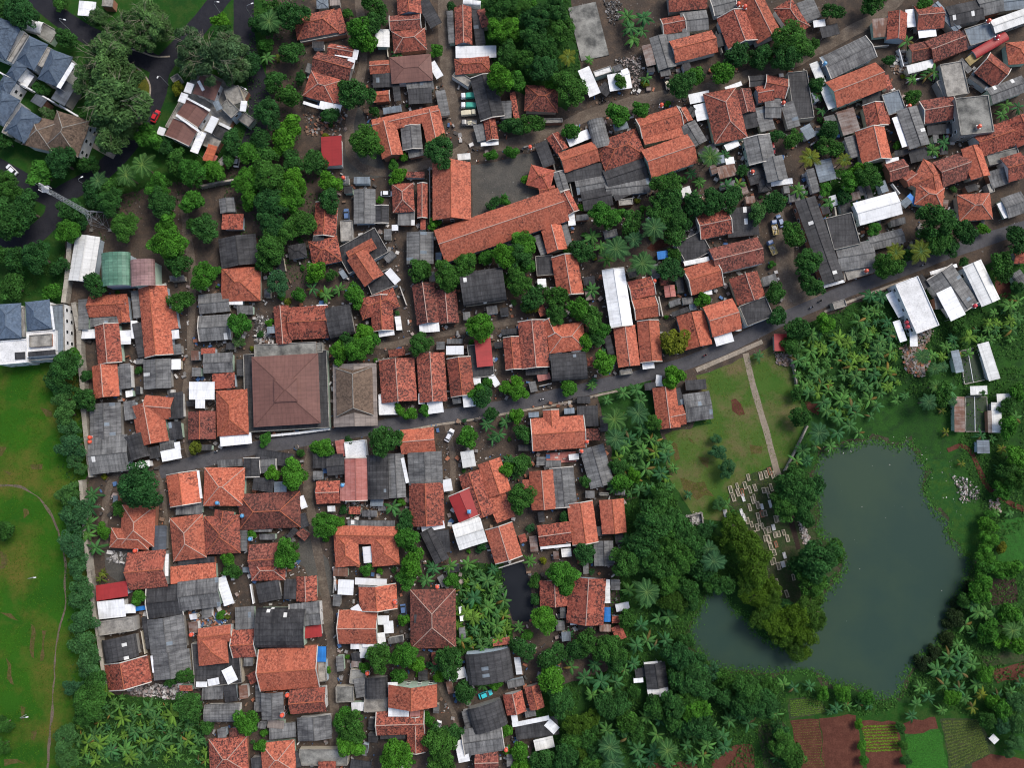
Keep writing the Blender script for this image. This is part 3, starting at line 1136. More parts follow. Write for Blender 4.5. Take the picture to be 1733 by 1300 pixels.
n 45 350 60 n
t 80 500 75 d
t 100 400 40 b
t 280 540 90 d
t 260 710 90 b
n 380 400 55 n
t 350 60 70 b
t 150 40 50 d
t 160 160 40 d
t 330 850 110 d
t 500 450 90 d
t 430 500 80 d
t 660 500 110 d
t 700 570 80 d
n 790 100 70 n
p 910 110 110 n
n 970 150 80 n
n 900 180 70 n
t 1050 40 100 d
t 1190 100 90 d
t 1090 180 90 m
t 1210 180 60 d
t 780 290 70 d
n 870 340 80 n
n 910 440 80 n
n 840 470 80 n
n 1040 440 75 n
n 960 480 60 n
n 1060 280 90 n
n 990 290 70 n
n 820 600 70 n
n 760 640 60 n
n 400 620 70 n
n 490 690 80 n
n 560 600 75 n
n 600 720 90 n
n 700 720 80 n
n 540 810 70 n
n 640 800 75 n
t 825 785 45 d
t 740 870 80 d
t 640 890 90 d
t 1130 550 110 d
t 1180 440 60 d
t 1220 570 80 d
t 1250 720 120 d
t 1130 700 90 d
t 1180 830 90 d
t 1100 880 110 d
t 960 890 80 d
n 905 960 75 n
n 1000 980 65 n
t 1250 910 110 b
t 1330 660 80 s
t 1270 1010 110 d
t 1430 820 70 d
t 1430 700 80 d
n 1420 800 60 n
t 1600 780 110 d
t 1560 880 100 d
t 1690 880 110 d
n 1540 930 80 n
n 1600 1000 75 n
n 1470 980 75 n
n 1350 1050 75 n
n 1420 1090 75 n
n 1320 1150 75 n
n 1440 1160 70 n
n 1220 1090 60 n
n 1290 1220 70 n
n 1380 1210 60 n
n 1180 1150 60 n
n 980 1080 80 n
p 1050 1180 90 n
n 960 1190 80 n
n 850 1180 80 n
n 780 1100 80 n
p 660 1160 100 n
p 680 1260 90 n
n 640 1050 80 n
n 740 1040 70 n
n 570 1000 60 n
n 860 1250 70 n
n 930 1260 60 n
n 1060 1270 60 n
n 1220 1250 60 n
t 440 1010 90 m
t 530 970 70 m
t 500 1100 80 d
t 560 1180 80 d
t 400 1120 80 d
t 360 1230 100 d
t 470 1200 70 m
t 540 1270 80 d
t 200 1250 90 d
t 50 1200 70 b
t 60 1280 60 b
t 780 990 80 d
t 1090 990 80 d
t 840 1060 60 d
t 1140 1020 70 d
t 1590 50 90 m
t 1650 150 100 m
t 1700 280 100 m
n 1470 60 70 n
t 1420 60 80 d
t 1330 60 60 d
T 3 0
H h 100 20 230 210 150 r 3.4
H s 250 0 310 130 130 g 3.4
H f 360 220 480 190 80 k 2.8
H f 310 160 390 150 50 w 2.8
H g 390 460 700 310 175 g 4.6
H g 430 640 770 505 200 o 4.8
H f 310 420 440 730 60 W 4
H s 710 190 820 180 130 j 2.6
H g 880 80 870 270 135 r 3.2
H f 960 60 975 180 60 w 3
H g 1000 120 1180 105 180 r 3.3
H f 1020 230 1140 215 55 w 2.8
H g 960 360 1105 330 130 d 3.3
H s 945 470 1120 425 60 W 3
H g 1090 350 1320 260 165 d 3.5
H g 1130 20 1290 200 60 b 3.6
H g 1220 110 1450 60 150 k 4
H g 1420 40 1580 0 160 g 4
H g 1570 20 1733 0 120 b 3.4
H g 1520 180 1800 80 100 W 4.5
H f 1350 250 1540 190 130 b 3.4
H v 1390 370 1610 240 70 R 3
H s 1350 420 1440 350 60 y 2.8
H g 1450 420 1590 530 190 r 3.4
H h 1680 280 1700 430 150 o 3.4
H f 1240 420 1290 640 160 t 4.5
H f 1160 540 1220 660 45 t 3
H s 1375 500 1500 590 70 k 2.8
H g 1500 650 1740 560 120 g 4
H g 1040 760 1270 720 170 d 3.5
H f 1080 880 1290 860 70 k 2.6
H f 1380 650 1420 900 235 c 6.5
H f 830 620 880 760 130 b 3.4
H g 940 730 1030 990 150 g 4.5
H f 860 790 930 990 40 w 4
H g 710 700 745 855 150 r 3.3 + s 780 750 800 840 70
H g 690 870 740 1090 210 o 3.6
H f 640 660 770 650 80 k 2.8
H s 520 740 570 900 120 j 3
H s 550 920 600 1060 80 g 2.8
H g -20 570 130 600 150 r 3.4 
H g -20 730 90 730 140 g 3.2
H s 130 690 180 860 90 g 3
H f 200 480 250 800 140 k 3.4
H s 250 850 300 930 85 b 3
H f 340 860 350 950 45 k 2.6
H g 30 1060 70 1220 145 g 5
H f 20 1240 170 1220 40 w 2.6
H h -60 1240 20 1230 120 k 3
H f 370 1080 410 1220 120 b 3
H s 285 1140 330 1300 55 g 2.8
H f 800 1100 890 1085 55 w 3
H g 810 1170 940 1130 130 d 3.3
H f 960 1060 1130 1020 90 k 2.6
H h 1010 1160 1190 1250 210 o 3.4
H g 930 1230 1000 1180 90 r 3.2
H g 1150 1180 1350 1110 190 d 3.5
H g 1370 990 1440 1200 140 o 4.5
H g 1400 980 1640 900 190 r 3.5
H g 1680 790 1760 970 160 r 3.5
H f 1490 1080 1700 1030 80 g 3
H g 1600 1150 1740 1110 180 r 3.5
H s 1500 1220 1620 1180 120 g 3
H f 1500 1240 1520 1298 40 t 3
t 160 250 130 d
t 130 370 110 d
t 230 320 90 d
t 320 290 50 d
t 0 360 55 b
t 440 70 70 d
t 720 10 90 d
n 950 270 80 n
n 980 530 60 n
n 1130 480 80 n
n 1080 510 60 n
t 340 570 60 d
n 340 640 70 n
n 370 740 55 n
t 60 920 60 d
t 180 930 70 d
t 420 880 75 d
t 420 990 80 d
p 290 1060 90 y
p 520 1080 65 y
t 560 1220 80 b
t 690 1180 100 d
t 620 1130 50 b
n 210 1280 75 n
n 1620 700 75 n
n 1590 770 65 n
n 1700 720 65 n
n 1200 960 75 n
n 1120 1010 75 n
t 880 980 35 b
t 990 650 60 d
t 820 400 45 d
t 390 1280 50 b
t 1060 10 60 b
T 3 1
H g 600 150 890 70 165 w 4.5
H f 480 155 540 370 190 k 4.5
H g 470 450 720 410 180 g 3.5
H g 690 350 920 290 100 g 3.4
H f 530 560 720 500 80 t 2.8
H g 252 45 450 605 150 k 4.5
H f 380 640 520 600 20 w 2.6
H f 950 20 1010 80 40 u 2.8
H h 1000 10 1190 40 150 o 3.4
H h 1390 10 1410 190 230 o 3.4
H g 1600 110 1740 60 150 g 3.6
H f 1570 70 1620 170 45 w 3.6
H f 940 595 1085 930 170 w 5.5
H f 985 930 990 1045 50 w 3
H f 820 680 910 840 55 w 3
H f 870 870 920 1010 50 w 3
H f 1020 570 1080 650 60 k 3
H g 1160 540 1340 800 215 g 4
H f 1190 660 1290 850 110 w 5
H s 1130 750 1210 740 90 g 3.4
H g 1380 480 1510 750 140 W 4.5
H f 1100 550 1280 495 25 w 3
H g 1660 440 1750 440 90 r 3
H v 1670 540 1740 640 80 g 2.8
H f 445 770 530 745 50 t 2.4
H s 85 960 90 1075 90 R 2.8
H s 1455 1020 1535 1270 75 W 2.6
H s 1265 1070 1300 1220 60 b 2.6
t 50 70 80 d
t 170 280 95 d
t 280 470 110 d
t 300 630 90 d
t 60 680 80 d
t 60 840 70 d
n 250 20 60 n
n 420 70 70 n
t 520 30 60 d
t 720 250 55 b
t 1150 200 150 d
t 1130 330 120 d
t 1340 270 90 d
t 1230 360 80 d
p 870 410 85 y
p 1040 400 100 y
t 820 490 100 d
t 960 430 60 d
t 1460 250 45 b
t 1590 490 90 d
t 1700 330 90 d
t 1330 480 40 d
t 210 920 85 d
t 160 1040 60 d
t 400 880 65 b
t 1300 900 60 d
n 300 960 80 n
n 700 700 75 n
t 1640 80 40 n
t 1690 640 50 d
F n 16 1335 590 1390 560 1440 560 1470 500 1500 500 1520 560 1520 620 1530 650 1500 680 1470 700 1450 720 1400 700 1350 650
F n 16.5 1570 610 1600 570 1650 560 1700 510 1733 500 1733 570 1690 580 1660 600 1610 610
F p 30 1560 600 1620 600 1620 680 1560 690
T 3 2
H s 1295 85 1298 325 75 j 2.6
H s 1545 125 1550 330 65 W 2.6
H s 1500 180 1505 330 30 t 2.5
H f 1370 45 1485 40 60 W 2.5
H f 1550 105 1645 100 75 W 2.5
H s 1455 380 1460 470 80 b 2.4
t 180 700 130 d
t 240 780 120 d
t 130 830 110 d
t 290 720 90 d
t 200 620 70 d
t 250 900 70 d
t 220 220 75 d
t 200 60 50 d
t 350 1190 150 d
t 440 1150 90 d
t 250 1240 90 d
n 380 120 80 n
p 350 330 90 n
n 480 330 80 n
n 560 280 75 n
n 620 330 60 n
n 430 420 70 n
n 560 410 50 n
n 240 450 75 n
n 200 520 75 n
n 270 520 65 n
n 330 420 60 n
n 480 230 70 n
n 600 200 70 n
n 740 150 65 n
n 700 220 50 n
n 770 60 60 n
n 880 110 55 n
n 930 80 50 n
t 1190 60 80 d
n 1230 40 85 n
n 1180 180 40 y
n 1210 330 45 y
n 1310 540 40 y
n 1450 350 60 n
n 1520 370 50 n
t 1620 590 70 d
n 1580 580 55 n
n 1680 230 70 n
t 1630 290 75 b
n 1590 440 50 y
t 1690 60 60 b
t 1620 150 60 d
t 1690 650 90 d
t 1580 720 60 b
t 1690 500 80 b
t 1500 880 40 b
n 1640 880 45 n
n 1550 870 40 n
t 1490 960 60 b
t 1500 1050 65 b
t 1480 1150 70 b
t 1470 1240 60 b
t 1560 1260 60 b
t 1660 1250 70 b
t 1580 1110 40 y
t 1450 60 30 d
T 3 3
H f 1510 1085 1550 1125 45 W 1.4
t 30 80 80 m
t 30 200 110 m
t 60 330 120 m
t 180 300 130 m
t 290 230 120 m
t 330 300 90 m
t 240 400 110 m
t 190 500 90 m
t 120 400 100 m
t 250 520 60 m
t 300 60 110 d
t 370 40 60 d
t 130 220 60 d
t 1440 50 80 b
t 1440 130 80 b
n 1390 200 80 n
n 1430 250 80 n
n 1340 330 75 n
n 1480 260 75 n
n 1540 260 75 n
t 1640 260 75 b
p 1660 370 80 n
n 1720 300 60 n
t 1500 390 75 b
n 1410 390 60 n
n 1290 470 60 n
t 1580 440 60 b
t 1690 470 60 b
n 1230 550 75 n
n 1310 570 85 n
n 1150 640 80 n
n 1230 650 80 n
n 1390 600 75 n
n 1360 520 65 n
n 1320 660 80 n
n 1200 740 70 n
n 1040 760 65 n
n 1090 830 65 n
n 1010 870 65 n
n 980 950 60 n
n 1180 910 55 n
n 1300 770 70 n
n 1420 740 65 n
n 1450 810 60 y
n 1390 890 60 y
n 1340 830 60 n
t 1250 830 60 b
n 1560 820 60 n
n 1650 790 60 n
n 1710 730 50 n
t 1480 670 60 b
t 1290 190 55 k
t 1250 290 70 k
t 1210 430 50 k
t 1130 510 50 k
t 1050 580 55 k
t 1360 80 50 k
t 1330 170 60 d
t 1690 860 80 s
t 1590 910 70 b
t 1530 850 55 b
t 1700 1010 75 s
t 1600 1010 70 s
t 1690 1130 60 s
t 1640 1200 45 s
t 1490 980 60 d
n 110 740 70 n
n 180 760 60 n
n 290 750 60 n
t 20 760 70 d
n 30 840 60 n
n 60 940 60 n
t 90 1060 70 d
t 110 1150 100 d
t 180 1230 90 d
n 60 1230 60 n
t 150 1280 70 d
t 380 800 50 b
n 470 900 60 n
n 540 880 50 n
n 620 870 50 n
n 690 880 45 n
n 430 920 45 n
t 520 800 60 b
t 680 830 60 b
t 620 1010 35 b
t 640 1150 35 b
t 650 1250 35 b
t 900 1030 35 d
t 920 1150 35 d
t 940 1250 35 d
# tanks
K 3 0 960 712 O 3.2
K 3 0 1435 850 O 6.7
K 3 0 1500 135 O 4
K 3 0 110 690 O 3.2
K 3 1 672 530 O 3.2
K 3 1 945 880 R 3
K 3 1 950 910 R 3
K 3 1 1405 768 R 4
K 2 0 1010 705 O 5
K 2 0 1530 20 O 4.2
K 2 0 1575 38 O 4.2
K 2 0 1625 1158 O 3
K 2 1 962 600 O 3
K 2 2 468 455 O 3.5
K 2 2 505 390 O 3.5
K 1 3 1225 75 O 3
K 1 3 938 180 O 3.5
K 1 3 752 662 O 3.5
K 1 3 210 810 O 4
K 1 3 175 945 O 5.2
K 1 3 1690 1180 O 3.5
K 0 2 605 362 O 3.2
K 0 2 605 392 O 3.2
K 0 2 910 1130 O 3
K 0 3 1290 400 O 3.4
K 0 2 1465 805 U 3.6
K 0 2 1635 893 U 3.4
K 0 2 1688 1050 U 3.2
K 1 2 585 685 U 3.5
K 1 2 1440 865 U 4.4
K 1 1 590 -100 O 3
K 2 0 120 990 O 2.4
K 3 0 390 425 U 4.8
K 3 0 1560 245 R 3.5
# vehicles  type tile x y tx ty(heading)  colour
V car 0 0 1050 783 1072 740 R
V car 0 0 78 1147 40 1110 W
V car 1 2 1308 347 1330 305 W
V car 1 3 1552 803 1597 785 C
V truck 1 0 1435 650 1370 655 G
V truck 1 0 1435 715 1370 715 G
V truck 1 0 1440 766 1500 760 T
V truck 1 0 1440 832 1400 832 J
V car 1 1 612 155 610 120 U
V car 1 3 997 240 1000 270 U
V van 1 3 1228 1028 1240 980 W
V car 1 1 888 10 910 10 W
V truck 2 0 1048 560 1040 520 K
V truck 3 1 45 240 35 190 Y
V car 3 1 85 195 75 170 U
V truck 3 1 28 375 10 335 Y
V car 3 0 30 995 40 1040 R
V car 0 0 1600 1085 1605 1050 W
V bike 3 1 1657 285 1680 275 K
V bike 3 1 358 735 375 728 K
V bike 3 1 300 778 320 770 W
V bike 3 1 1055 490 1080 480 W
V bike 2 2 200 103 180 106 W
V bike 2 1 1305 1103 1330 1093 R
V bike 0 2 1462 455 1485 445 W
V bike 2 0 620 680 600 685 K
# lamps base head
L 0 0 415 185 436 130
L 0 0 1142 577 1065 520
L 0 0 600 1265 553 1195
L 0 0 1492 92 1473 10
L 0 0 1622 617 1660 600
L 0 0 1705 120 1704 20
L 0 3 190 15 235 12
L 0 3 145 945 182 956
"""
# ---------------------------------------------------------------- the setting: ground, fields, lanes, water
def edge_pts(poly, step=2.2, amp=0.5):
    out = []
    n = len(poly)
    for i in range(n):
        a, b = Vector(poly[i]), Vector(poly[(i + 1) % n]); L = (b - a).length; k = max(1, int(L / step))
        for j in range(k):
            p = a + (b - a) * (j / k)
            p = p + Vector((noise.noise(p * 0.23), noise.noise(p * 0.23 + Vector((50, 0, 0))), 0)) * amp * 2 + Vector((noise.noise(p * 0.9), noise.noise(p * 0.9 + Vector((90, 0, 0))), 0)) * amp * 0.6
            out.append(p)
    return out
def zone(name, pts, z, mat, amp=0.6, kind='structure', raw=False):
    w = [unproj(x, y, 0) for x, y in pts]
    e = w if raw else edge_pts([(p.x, p.y, 0) for p in w], 2.2, amp)
    tri = tessellate_polygon([e])
    m = MB(); m.v = [(p.x, p.y, z) for p in e]
    for t_ in tri:
        a, b, c = (Vector(m.v[i]) for i in t_)
        if (b - a).cross(c - a).z < 0: t_ = (t_[0], t_[2], t_[1])
        m.idx(t_, [(m.v[i][0], m.v[i][1]) for i in t_])
    o = m.build(name, mat); o['kind'] = kind; return o
def smooth_line(pts, it=2):
    for _ in range(it):
        q = [pts[0]]
        for a, b in zip(pts, pts[1:]): q += [a * 0.75 + b * 0.25, a * 0.25 + b * 0.75]
        pts = q + [pts[-1]]
    return pts
def strip(name, px, width, z, mat, h=0.0, jit=0.25, kind='structure'):
    p = smooth_line([unproj(x, y, 0) for x, y in px]); m = MB(); L = []; d0 = 0
    for i, q in enumerate(p):
        d = (p[min(i + 1, len(p) - 1)] - p[max(i - 1, 0)]); d.z = 0; d.normalize(); nrm = Vector((-d.y, d.x, 0))
        if i: d0 += (q - p[i - 1]).length
        wl = width / 2 + jit * noise.noise(q * 0.2) ; wr = width / 2 + jit * noise.noise(q * 0.2 + Vector((40, 0, 0)))
        L.append((q + nrm * wl + Vector((0, 0, z + h)), q - nrm * wr + Vector((0, 0, z + h)), d0))
    for a, b in zip(L, L[1:]):
        m.face([a[1], b[1], b[0], a[0]], [(a[2], 0), (b[2], 0), (b[2], width), (a[2], width)])
        if h:
            dz = Vector((0, 0, -h - 0.1))
            m.face([a[0], b[0], b[0] + dz, a[0] + dz]); m.face([b[1], a[1], a[1] + dz, b[1] + dz])
    o = m.build(name, mat); o['kind'] = kind; return o

def ground_mat(name, a, b, c, s1=0.06, s2=0.5, speck=0.0, speckc=(0.4, 0.4, 0.38), dark=0.5):
    t = NT(name); v = t.n('TexCoord').outputs['Object']
    n1 = t.noise(v, s1, 5.0, 0.6); n2 = t.noise(v, s2, 4.0, 0.65); n3 = t.noise(v, 2.2, 3.0, 0.7)
    col = t.mix(t.ramp(n1, 0.38, 0.62), a, b); col = t.mix(t.ramp(n2, 0.45, 0.70), col, c)
    col = t.mix(t.math('MULTIPLY', t.ramp(n3, 0.62, 0.30), dark), col, tuple(x * 0.35 for x in a))
    if speck:
        sp = t.ramp(t.noise(v, 1.5, 2.0, 0.5), 0.66, 0.74); sp = t.math('MULTIPLY', sp, t.ramp(t.noise(v, 0.11, 3.0), 0.45, 0.65))
        col = t.mix(t.math('MULTIPLY', sp, speck), col, speckc)
    return t.out(col, 0.95, t.math('ADD', n3, n2), 0.5, 0.15, 0.03)
G_DIRT = ground_mat('village_soil', (0.090, 0.070, 0.056), (0.055, 0.047, 0.041), (0.125, 0.09, 0.066), 0.05, 0.35, 0.8)
G_WEED = ground_mat('weedy_ground', (0.022, 0.066, 0.016), (0.032, 0.095, 0.018), (0.022, 0.05, 0.018), 0.06, 0.4)
G_LAWN = ground_mat('lawn_grass', (0.038, 0.126, 0.010), (0.023, 0.088, 0.010), (0.120, 0.110, 0.024), 0.028, 0.075, 0, (0, 0, 0), 0.35)
G_ESTATE = ground_mat('estate_grass', (0.024, 0.085, 0.014), (0.018, 0.06, 0.014), (0.045, 0.085, 0.02), 0.06, 0.3)
G_GRAVEL = ground_mat('grave_lawn', (0.082, 0.132, 0.030), (0.042, 0.110, 0.018), (0.155, 0.122, 0.062), 0.04, 0.12, 0, (0, 0, 0), 0.3)
G_GSOIL = ground_mat('grave_soil', (0.045, 0.070, 0.026), (0.035, 0.058, 0.024), (0.085, 0.075, 0.048), 0.08, 0.5, 0.3)
G_ASPH = ground_mat('asphalt', (0.086, 0.085, 0.091), (0.102, 0.100, 0.106), (0.072, 0.071, 0.075), 0.12, 0.6, 0, (0, 0, 0), 0.15)
G_EASPH = ground_mat('dark_asphalt', (0.026, 0.027, 0.034), (0.032, 0.032, 0.038), (0.022, 0.022, 0.028), 0.1, 0.5, 0, (0, 0, 0), 0.15)
G_ROAD = ground_mat('dirt_road', (0.150, 0.118, 0.092), (0.112, 0.090, 0.072), (0.20, 0.165, 0.13), 0.09, 0.4, 0.4)
G_RED = ground_mat('red_soil', (0.115, 0.045, 0.032), (0.09, 0.036, 0.026), (0.14, 0.058, 0.04), 0.07, 0.5)
G_DARKSOIL = ground_mat('dark_soil', (0.045, 0.032, 0.027), (0.06, 0.04, 0.032), (0.035, 0.028, 0.024), 0.1, 0.6)
G_FIELD = ground_mat('field_green', (0.03, 0.12, 0.022), (0.045, 0.14, 0.028), (0.03, 0.08, 0.02), 0.09, 0.5)
G_YARD = ground_mat('yard_concrete', (0.105, 0.10, 0.088), (0.085, 0.082, 0.074), (0.125, 0.115, 0.1), 0.08, 0.3, 0.3)
G_KERB = ground_mat('kerb_stone', (0.34, 0.29, 0.23), (0.42, 0.36, 0.29), (0.24, 0.21, 0.17), 0.2, 0.8)
G_PATH = ground_mat('path_paving', (0.27, 0.225, 0.17), (0.23, 0.19, 0.15), (0.32, 0.27, 0.21), 0.2, 0.8, 0, (0, 0, 0), 0.3)
G_WORN = ground_mat('worn_path', (0.17, 0.13, 0.095), (0.13, 0.105, 0.08), (0.19, 0.15, 0.11), 0.15, 0.7)
def water_mat(name, c, c2, rough):
    t = NT(name); v = t.n('TexCoord').outputs['Object']
    col = t.mix(t.ramp(t.noise(v, 0.022, 5.0, 0.65), 0.40, 0.60), c, c2)
    return t.out(col, rough, t.noise(v, 0.9, 4.0, 0.6), 0.06, 0.05, 0.10)
WATER = water_mat('pond_water', (0.036, 0.063, 0.041), (0.027, 0.053, 0.041), 0.35)
BLACKWATER = water_mat('black_water', (0.012, 0.014, 0.018), (0.02, 0.022, 0.026), 0.1)

m = MB(); m.face([(-3000, -3000, 0), (3000, -3000, 0), (3000, 3000, 0), (-3000, 3000, 0)]); m.build('ground', G_WEED)['kind'] = 'structure'
zone('village_soil', [(90, 340), (330, 290), (430, 230), (450, -90), (1000, -110), (1500, -90), (1830, -80), (1840, 380), (1480, 520), (1330, 640), (1200, 660), (1120, 860), (1090, 1000), (1040, 1140), (930, 1200), (950, 1400), (600, 1420), (340, 1390), (320, 1180), (150, 1180), (120, 800)], 0.01, G_DIRT, 1.5)
zone('estate_grass', [(-120, -120), (450, -120), (448, 170), (420, 260), (330, 300), (200, 330), (150, 370), (112, 400), (108, 510), (-120, 520)], 0.02, G_ESTATE)
zone('lawn', [(-120, 600), (60, 606), (134, 596), (140, 660), (150, 800), (134, 830), (146, 930), (172, 1130), (178, 1170), (126, 1200), (126, 1440), (-120, 1440)], 0.02, G_LAWN, 0.3)
zone('weedy_ground', [(1335, 560), (1480, 500), (1620, 460), (1860, 410), (1860, 1440), (900, 1440), (905, 1180), (1030, 1130), (1050, 1000), (1055, 860), (1120, 800), (1150, 880), (1260, 900), (1330, 700)], 0.02, G_WEED, 1.0)
zone('weedy_ground', [(126, 1170), (240, 1180), (330, 1190), (360, 1300), (360, 1440), (126, 1440)], 0.024, G_WEED, 1.0)
zone('weedy_ground', [(800, -60), (960, -60), (985, 130), (960, 190), (860, 150), (820, 80)], 0.02, G_WEED, 1.0)
zone('weedy_ground', [(1010, 650), (1100, 640), (1125, 740), (1140, 830), (1060, 840), (1030, 760)], 0.028, G_WEED, 1.0)
zone('weedy_ground', [(1400, 290), (1490, 270), (1500, 320), (1400, 370)], 0.02, G_WEED, 0.8)
zone('weedy_ground', [(770, 960), (850, 950), (870, 1100), (770, 1110)], 0.02, G_WEED, 0.8)
zone('grave_lawn', [(1180, 640), (1250, 610), (1320, 580), (1350, 640), (1362, 720), (1325, 800), (1300, 880), (1180, 880), (1132, 810), (1128, 735), (1205, 715)], 0.045, G_GRAVEL, 0.5)
zone('grave_soil', [(1235, 830), (1310, 785), (1385, 800), (1400, 900), (1430, 950), (1386, 1002), (1375, 1060), (1330, 1100), (1300, 1080), (1290, 990), (1240, 900)], 0.06, G_GSOIL, 1.0)
pond = [(1386, 770), (1424, 757), (1474, 745), (1494, 745), (1504, 757), (1524, 755), (1539, 747), (1552, 770), (1566, 792), (1566, 840), (1580, 862), (1600, 882), (1606, 912), (1630, 932), (1646, 950), (1638, 972), (1627, 1000), (1610, 1037), (1606, 1075), (1575, 1103), (1542, 1130), (1528, 1155), (1520, 1182), (1484, 1182), (1449, 1165), (1411, 1160), (1386, 1145), (1369, 1135), (1299, 1140), (1258, 1138), (1210, 1130), (1183, 1108), (1168, 1075), (1173, 1050), (1190, 1020), (1205, 980), (1222, 985), (1240, 1030), (1262, 1045), (1285, 1075), (1330, 1100), (1368, 1075), (1384, 1020), (1425, 972), (1427, 950), (1409, 920), (1384, 902), (1384, 870), (1380, 800)]
pc = (sum(p[0] for p in pond) / len(pond), sum(p[1] for p in pond) / len(pond))
MUD = ground_mat('bank_mud', (0.055, 0.05, 0.032), (0.035, 0.05, 0.025), (0.085, 0.072, 0.05), 0.1, 0.5)
zone('muddy_bank', [(x + 5 * (1 if x > pc[0] else -1), y + 5 * (1 if y > pc[1] else -1)) for x, y in pond], 0.075, MUD, 1.3)
zone('pond_water', pond, 0.09, WATER, 0.8)
zone('weed_bank', [(1555, 770), (1575, 800), (1573, 845), (1600, 880), (1612, 920), (1650, 955), (1668, 930), (1650, 880), (1620, 830), (1600, 780), (1580, 760)], 0.11, ground_mat('pond_weed', (0.028, 0.092, 0.018), (0.022, 0.07, 0.02), (0.045, 0.10, 0.018), 0.1, 0.5), 1.6)
zone('black_water', [(848, 960), (885, 950), (897, 985), (903, 1035), (898, 1052), (868, 1050), (855, 1010)], 0.05, BLACKWATER, 0.3)
# crop beds in the lower corner
def t33(*p): return [full(3, 3, x, y) for x, y in p]
zone('field_grass', [(1330, 1170), (1500, 1195), (1600, 1185), (1860, 1180), (1860, 1440), (1330, 1440)], 0.05, G_ESTATE, 0.6)
zone('crop_bed_soil', t33((150, 970), (340, 960), (395, 1400), (235, 1400)), 0.075, G_RED, 0.55)
zone('crop_bed_soil', t33((345, 955), (600, 945), (650, 1400), (400, 1400)), 0.075, G_RED, 0.55)
zone('crop_bed_soil', t33((635, 975), (868, 990), (960, 1400), (675, 1400)), 0.075, G_RED, 0.55)
zone('crop_bed_soil', t33((890, 990), (1140, 950), (1165, 1035), (930, 1075)), 0.075, G_RED, 0.55)
zone('crop_bed_soil', t33((925, 1075), (1165, 1030), (1235, 1400), (965, 1400)), 0.085, G_FIELD, 0.55)
zone('crop_bed_soil', t33((1170, 960), (1420, 960), (1540, 1180), (1380, 1400), (1240, 1400)), 0.075, G_GSOIL, 0.55)
zone('crop_bed_soil', t33((140, 830), (340, 810), (405, 930), (150, 960)), 0.075, G_GSOIL, 0.55)
zone('crop_bed_soil', t33((1380, 1260), (1500, 1210), (1760, 1240), (1760, 1400), (1380, 1400)), 0.085, G_RED, 0.5)
zone('crop_bed_soil', t33((1500, 10), (1690, 15), (1690, 185), (1500, 190)), 0.06, G_DARKSOIL, 0.55)
zone('crop_bed_soil', t33((1490, 640), (1800, 580), (1800, 650), (1550, 720)), 0.06, G_RED, 0.55)
zone('crop_bed_soil', t33((1430, 540), (1800, 510), (1800, 580), (1480, 620)), 0.05, G_GSOIL, 0.55)
zone('field_grass', [full(3, 2, x, y) for x, y in ((1560, 915), (1800, 900), (1800, 1230), (1560, 1225))], 0.05, G_FIELD, 0.4)
zone('crop_bed_soil', [full(2, 3, x, y) for x, y in ((1350, 1260), (1500, 1150), (1610, 1130), (1680, 1400), (1350, 1400))], 0.06, G_RED, 0.55)
zone('crop_bed_soil', [full(2, 3, x, y) for x, y in ((1660, 1010), (1850, 985), (1850, 1400), (1720, 1400))], 0.066, G_GSOIL, 0.55)
zone('crop_bed_soil', [full(2, 3, x, y) for x, y in ((910, 1275), (1250, 1255), (1250, 1400), (910, 1400))], 0.06, G_RED, 0.5)
zone('bare_soil', [full(2, 2, x, y) for x, y in ((1475, 110), (1510, 95), (1550, 130), (1570, 210), (1530, 220), (1490, 180))], 0.06, G_RED, 0.5)
zone('bare_soil', [full(3, 1, x, y) for x, y in ((1540, 570), (1640, 560), (1650, 680), (1600, 720), (1550, 690))], 0.05, G_RED, 0.6)
zone('bare_soil', [full(3, 2, x, y) for x, y in ((260, 120), (360, 130), (340, 220), (280, 190))], 0.05, G_RED, 0.6)
zone('bare_soil', [full(2, 1, x, y) for x, y in ((900, 380), (1050, 300), (1080, 350), (960, 400))], 0.05, G_RED, 0.6)
# courtyards
zone('yard', [(798, 278), (850, 270), (918, 253), (942, 322), (860, 350), (800, 368)], 0.03, G_YARD, 0.3)
zone('yard', [(1303, 372), (1324, 352), (1335, 400), (1350, 450), (1395, 495), (1395, 512), (1300, 548), (1322, 505), (1310, 430)], 0.03, G_ROAD, 0.6)
zone('yard', [(575, 280), (605, 170), (640, 260), (660, 300), (575, 300)], 0.025, G_YARD, 0.8)
zone('yard', [(510, 880), (560, 960), (570, 1010), (545, 1010), (505, 950)], 0.026, G_YARD, 0.8)
zone('yard', [(178, 930), (225, 925), (235, 960), (200, 985), (180, 975)], 0.026, G_YARD, 0.8)
zone('yard', [(770, 190), (800, 150), (850, 250), (800, 250)], 0.026, G_ROAD, 0.8)
zone('yard', [(1035, 1010), (1320, 1080), (1300, 1130)], 0.0, G_DIRT) if False else None
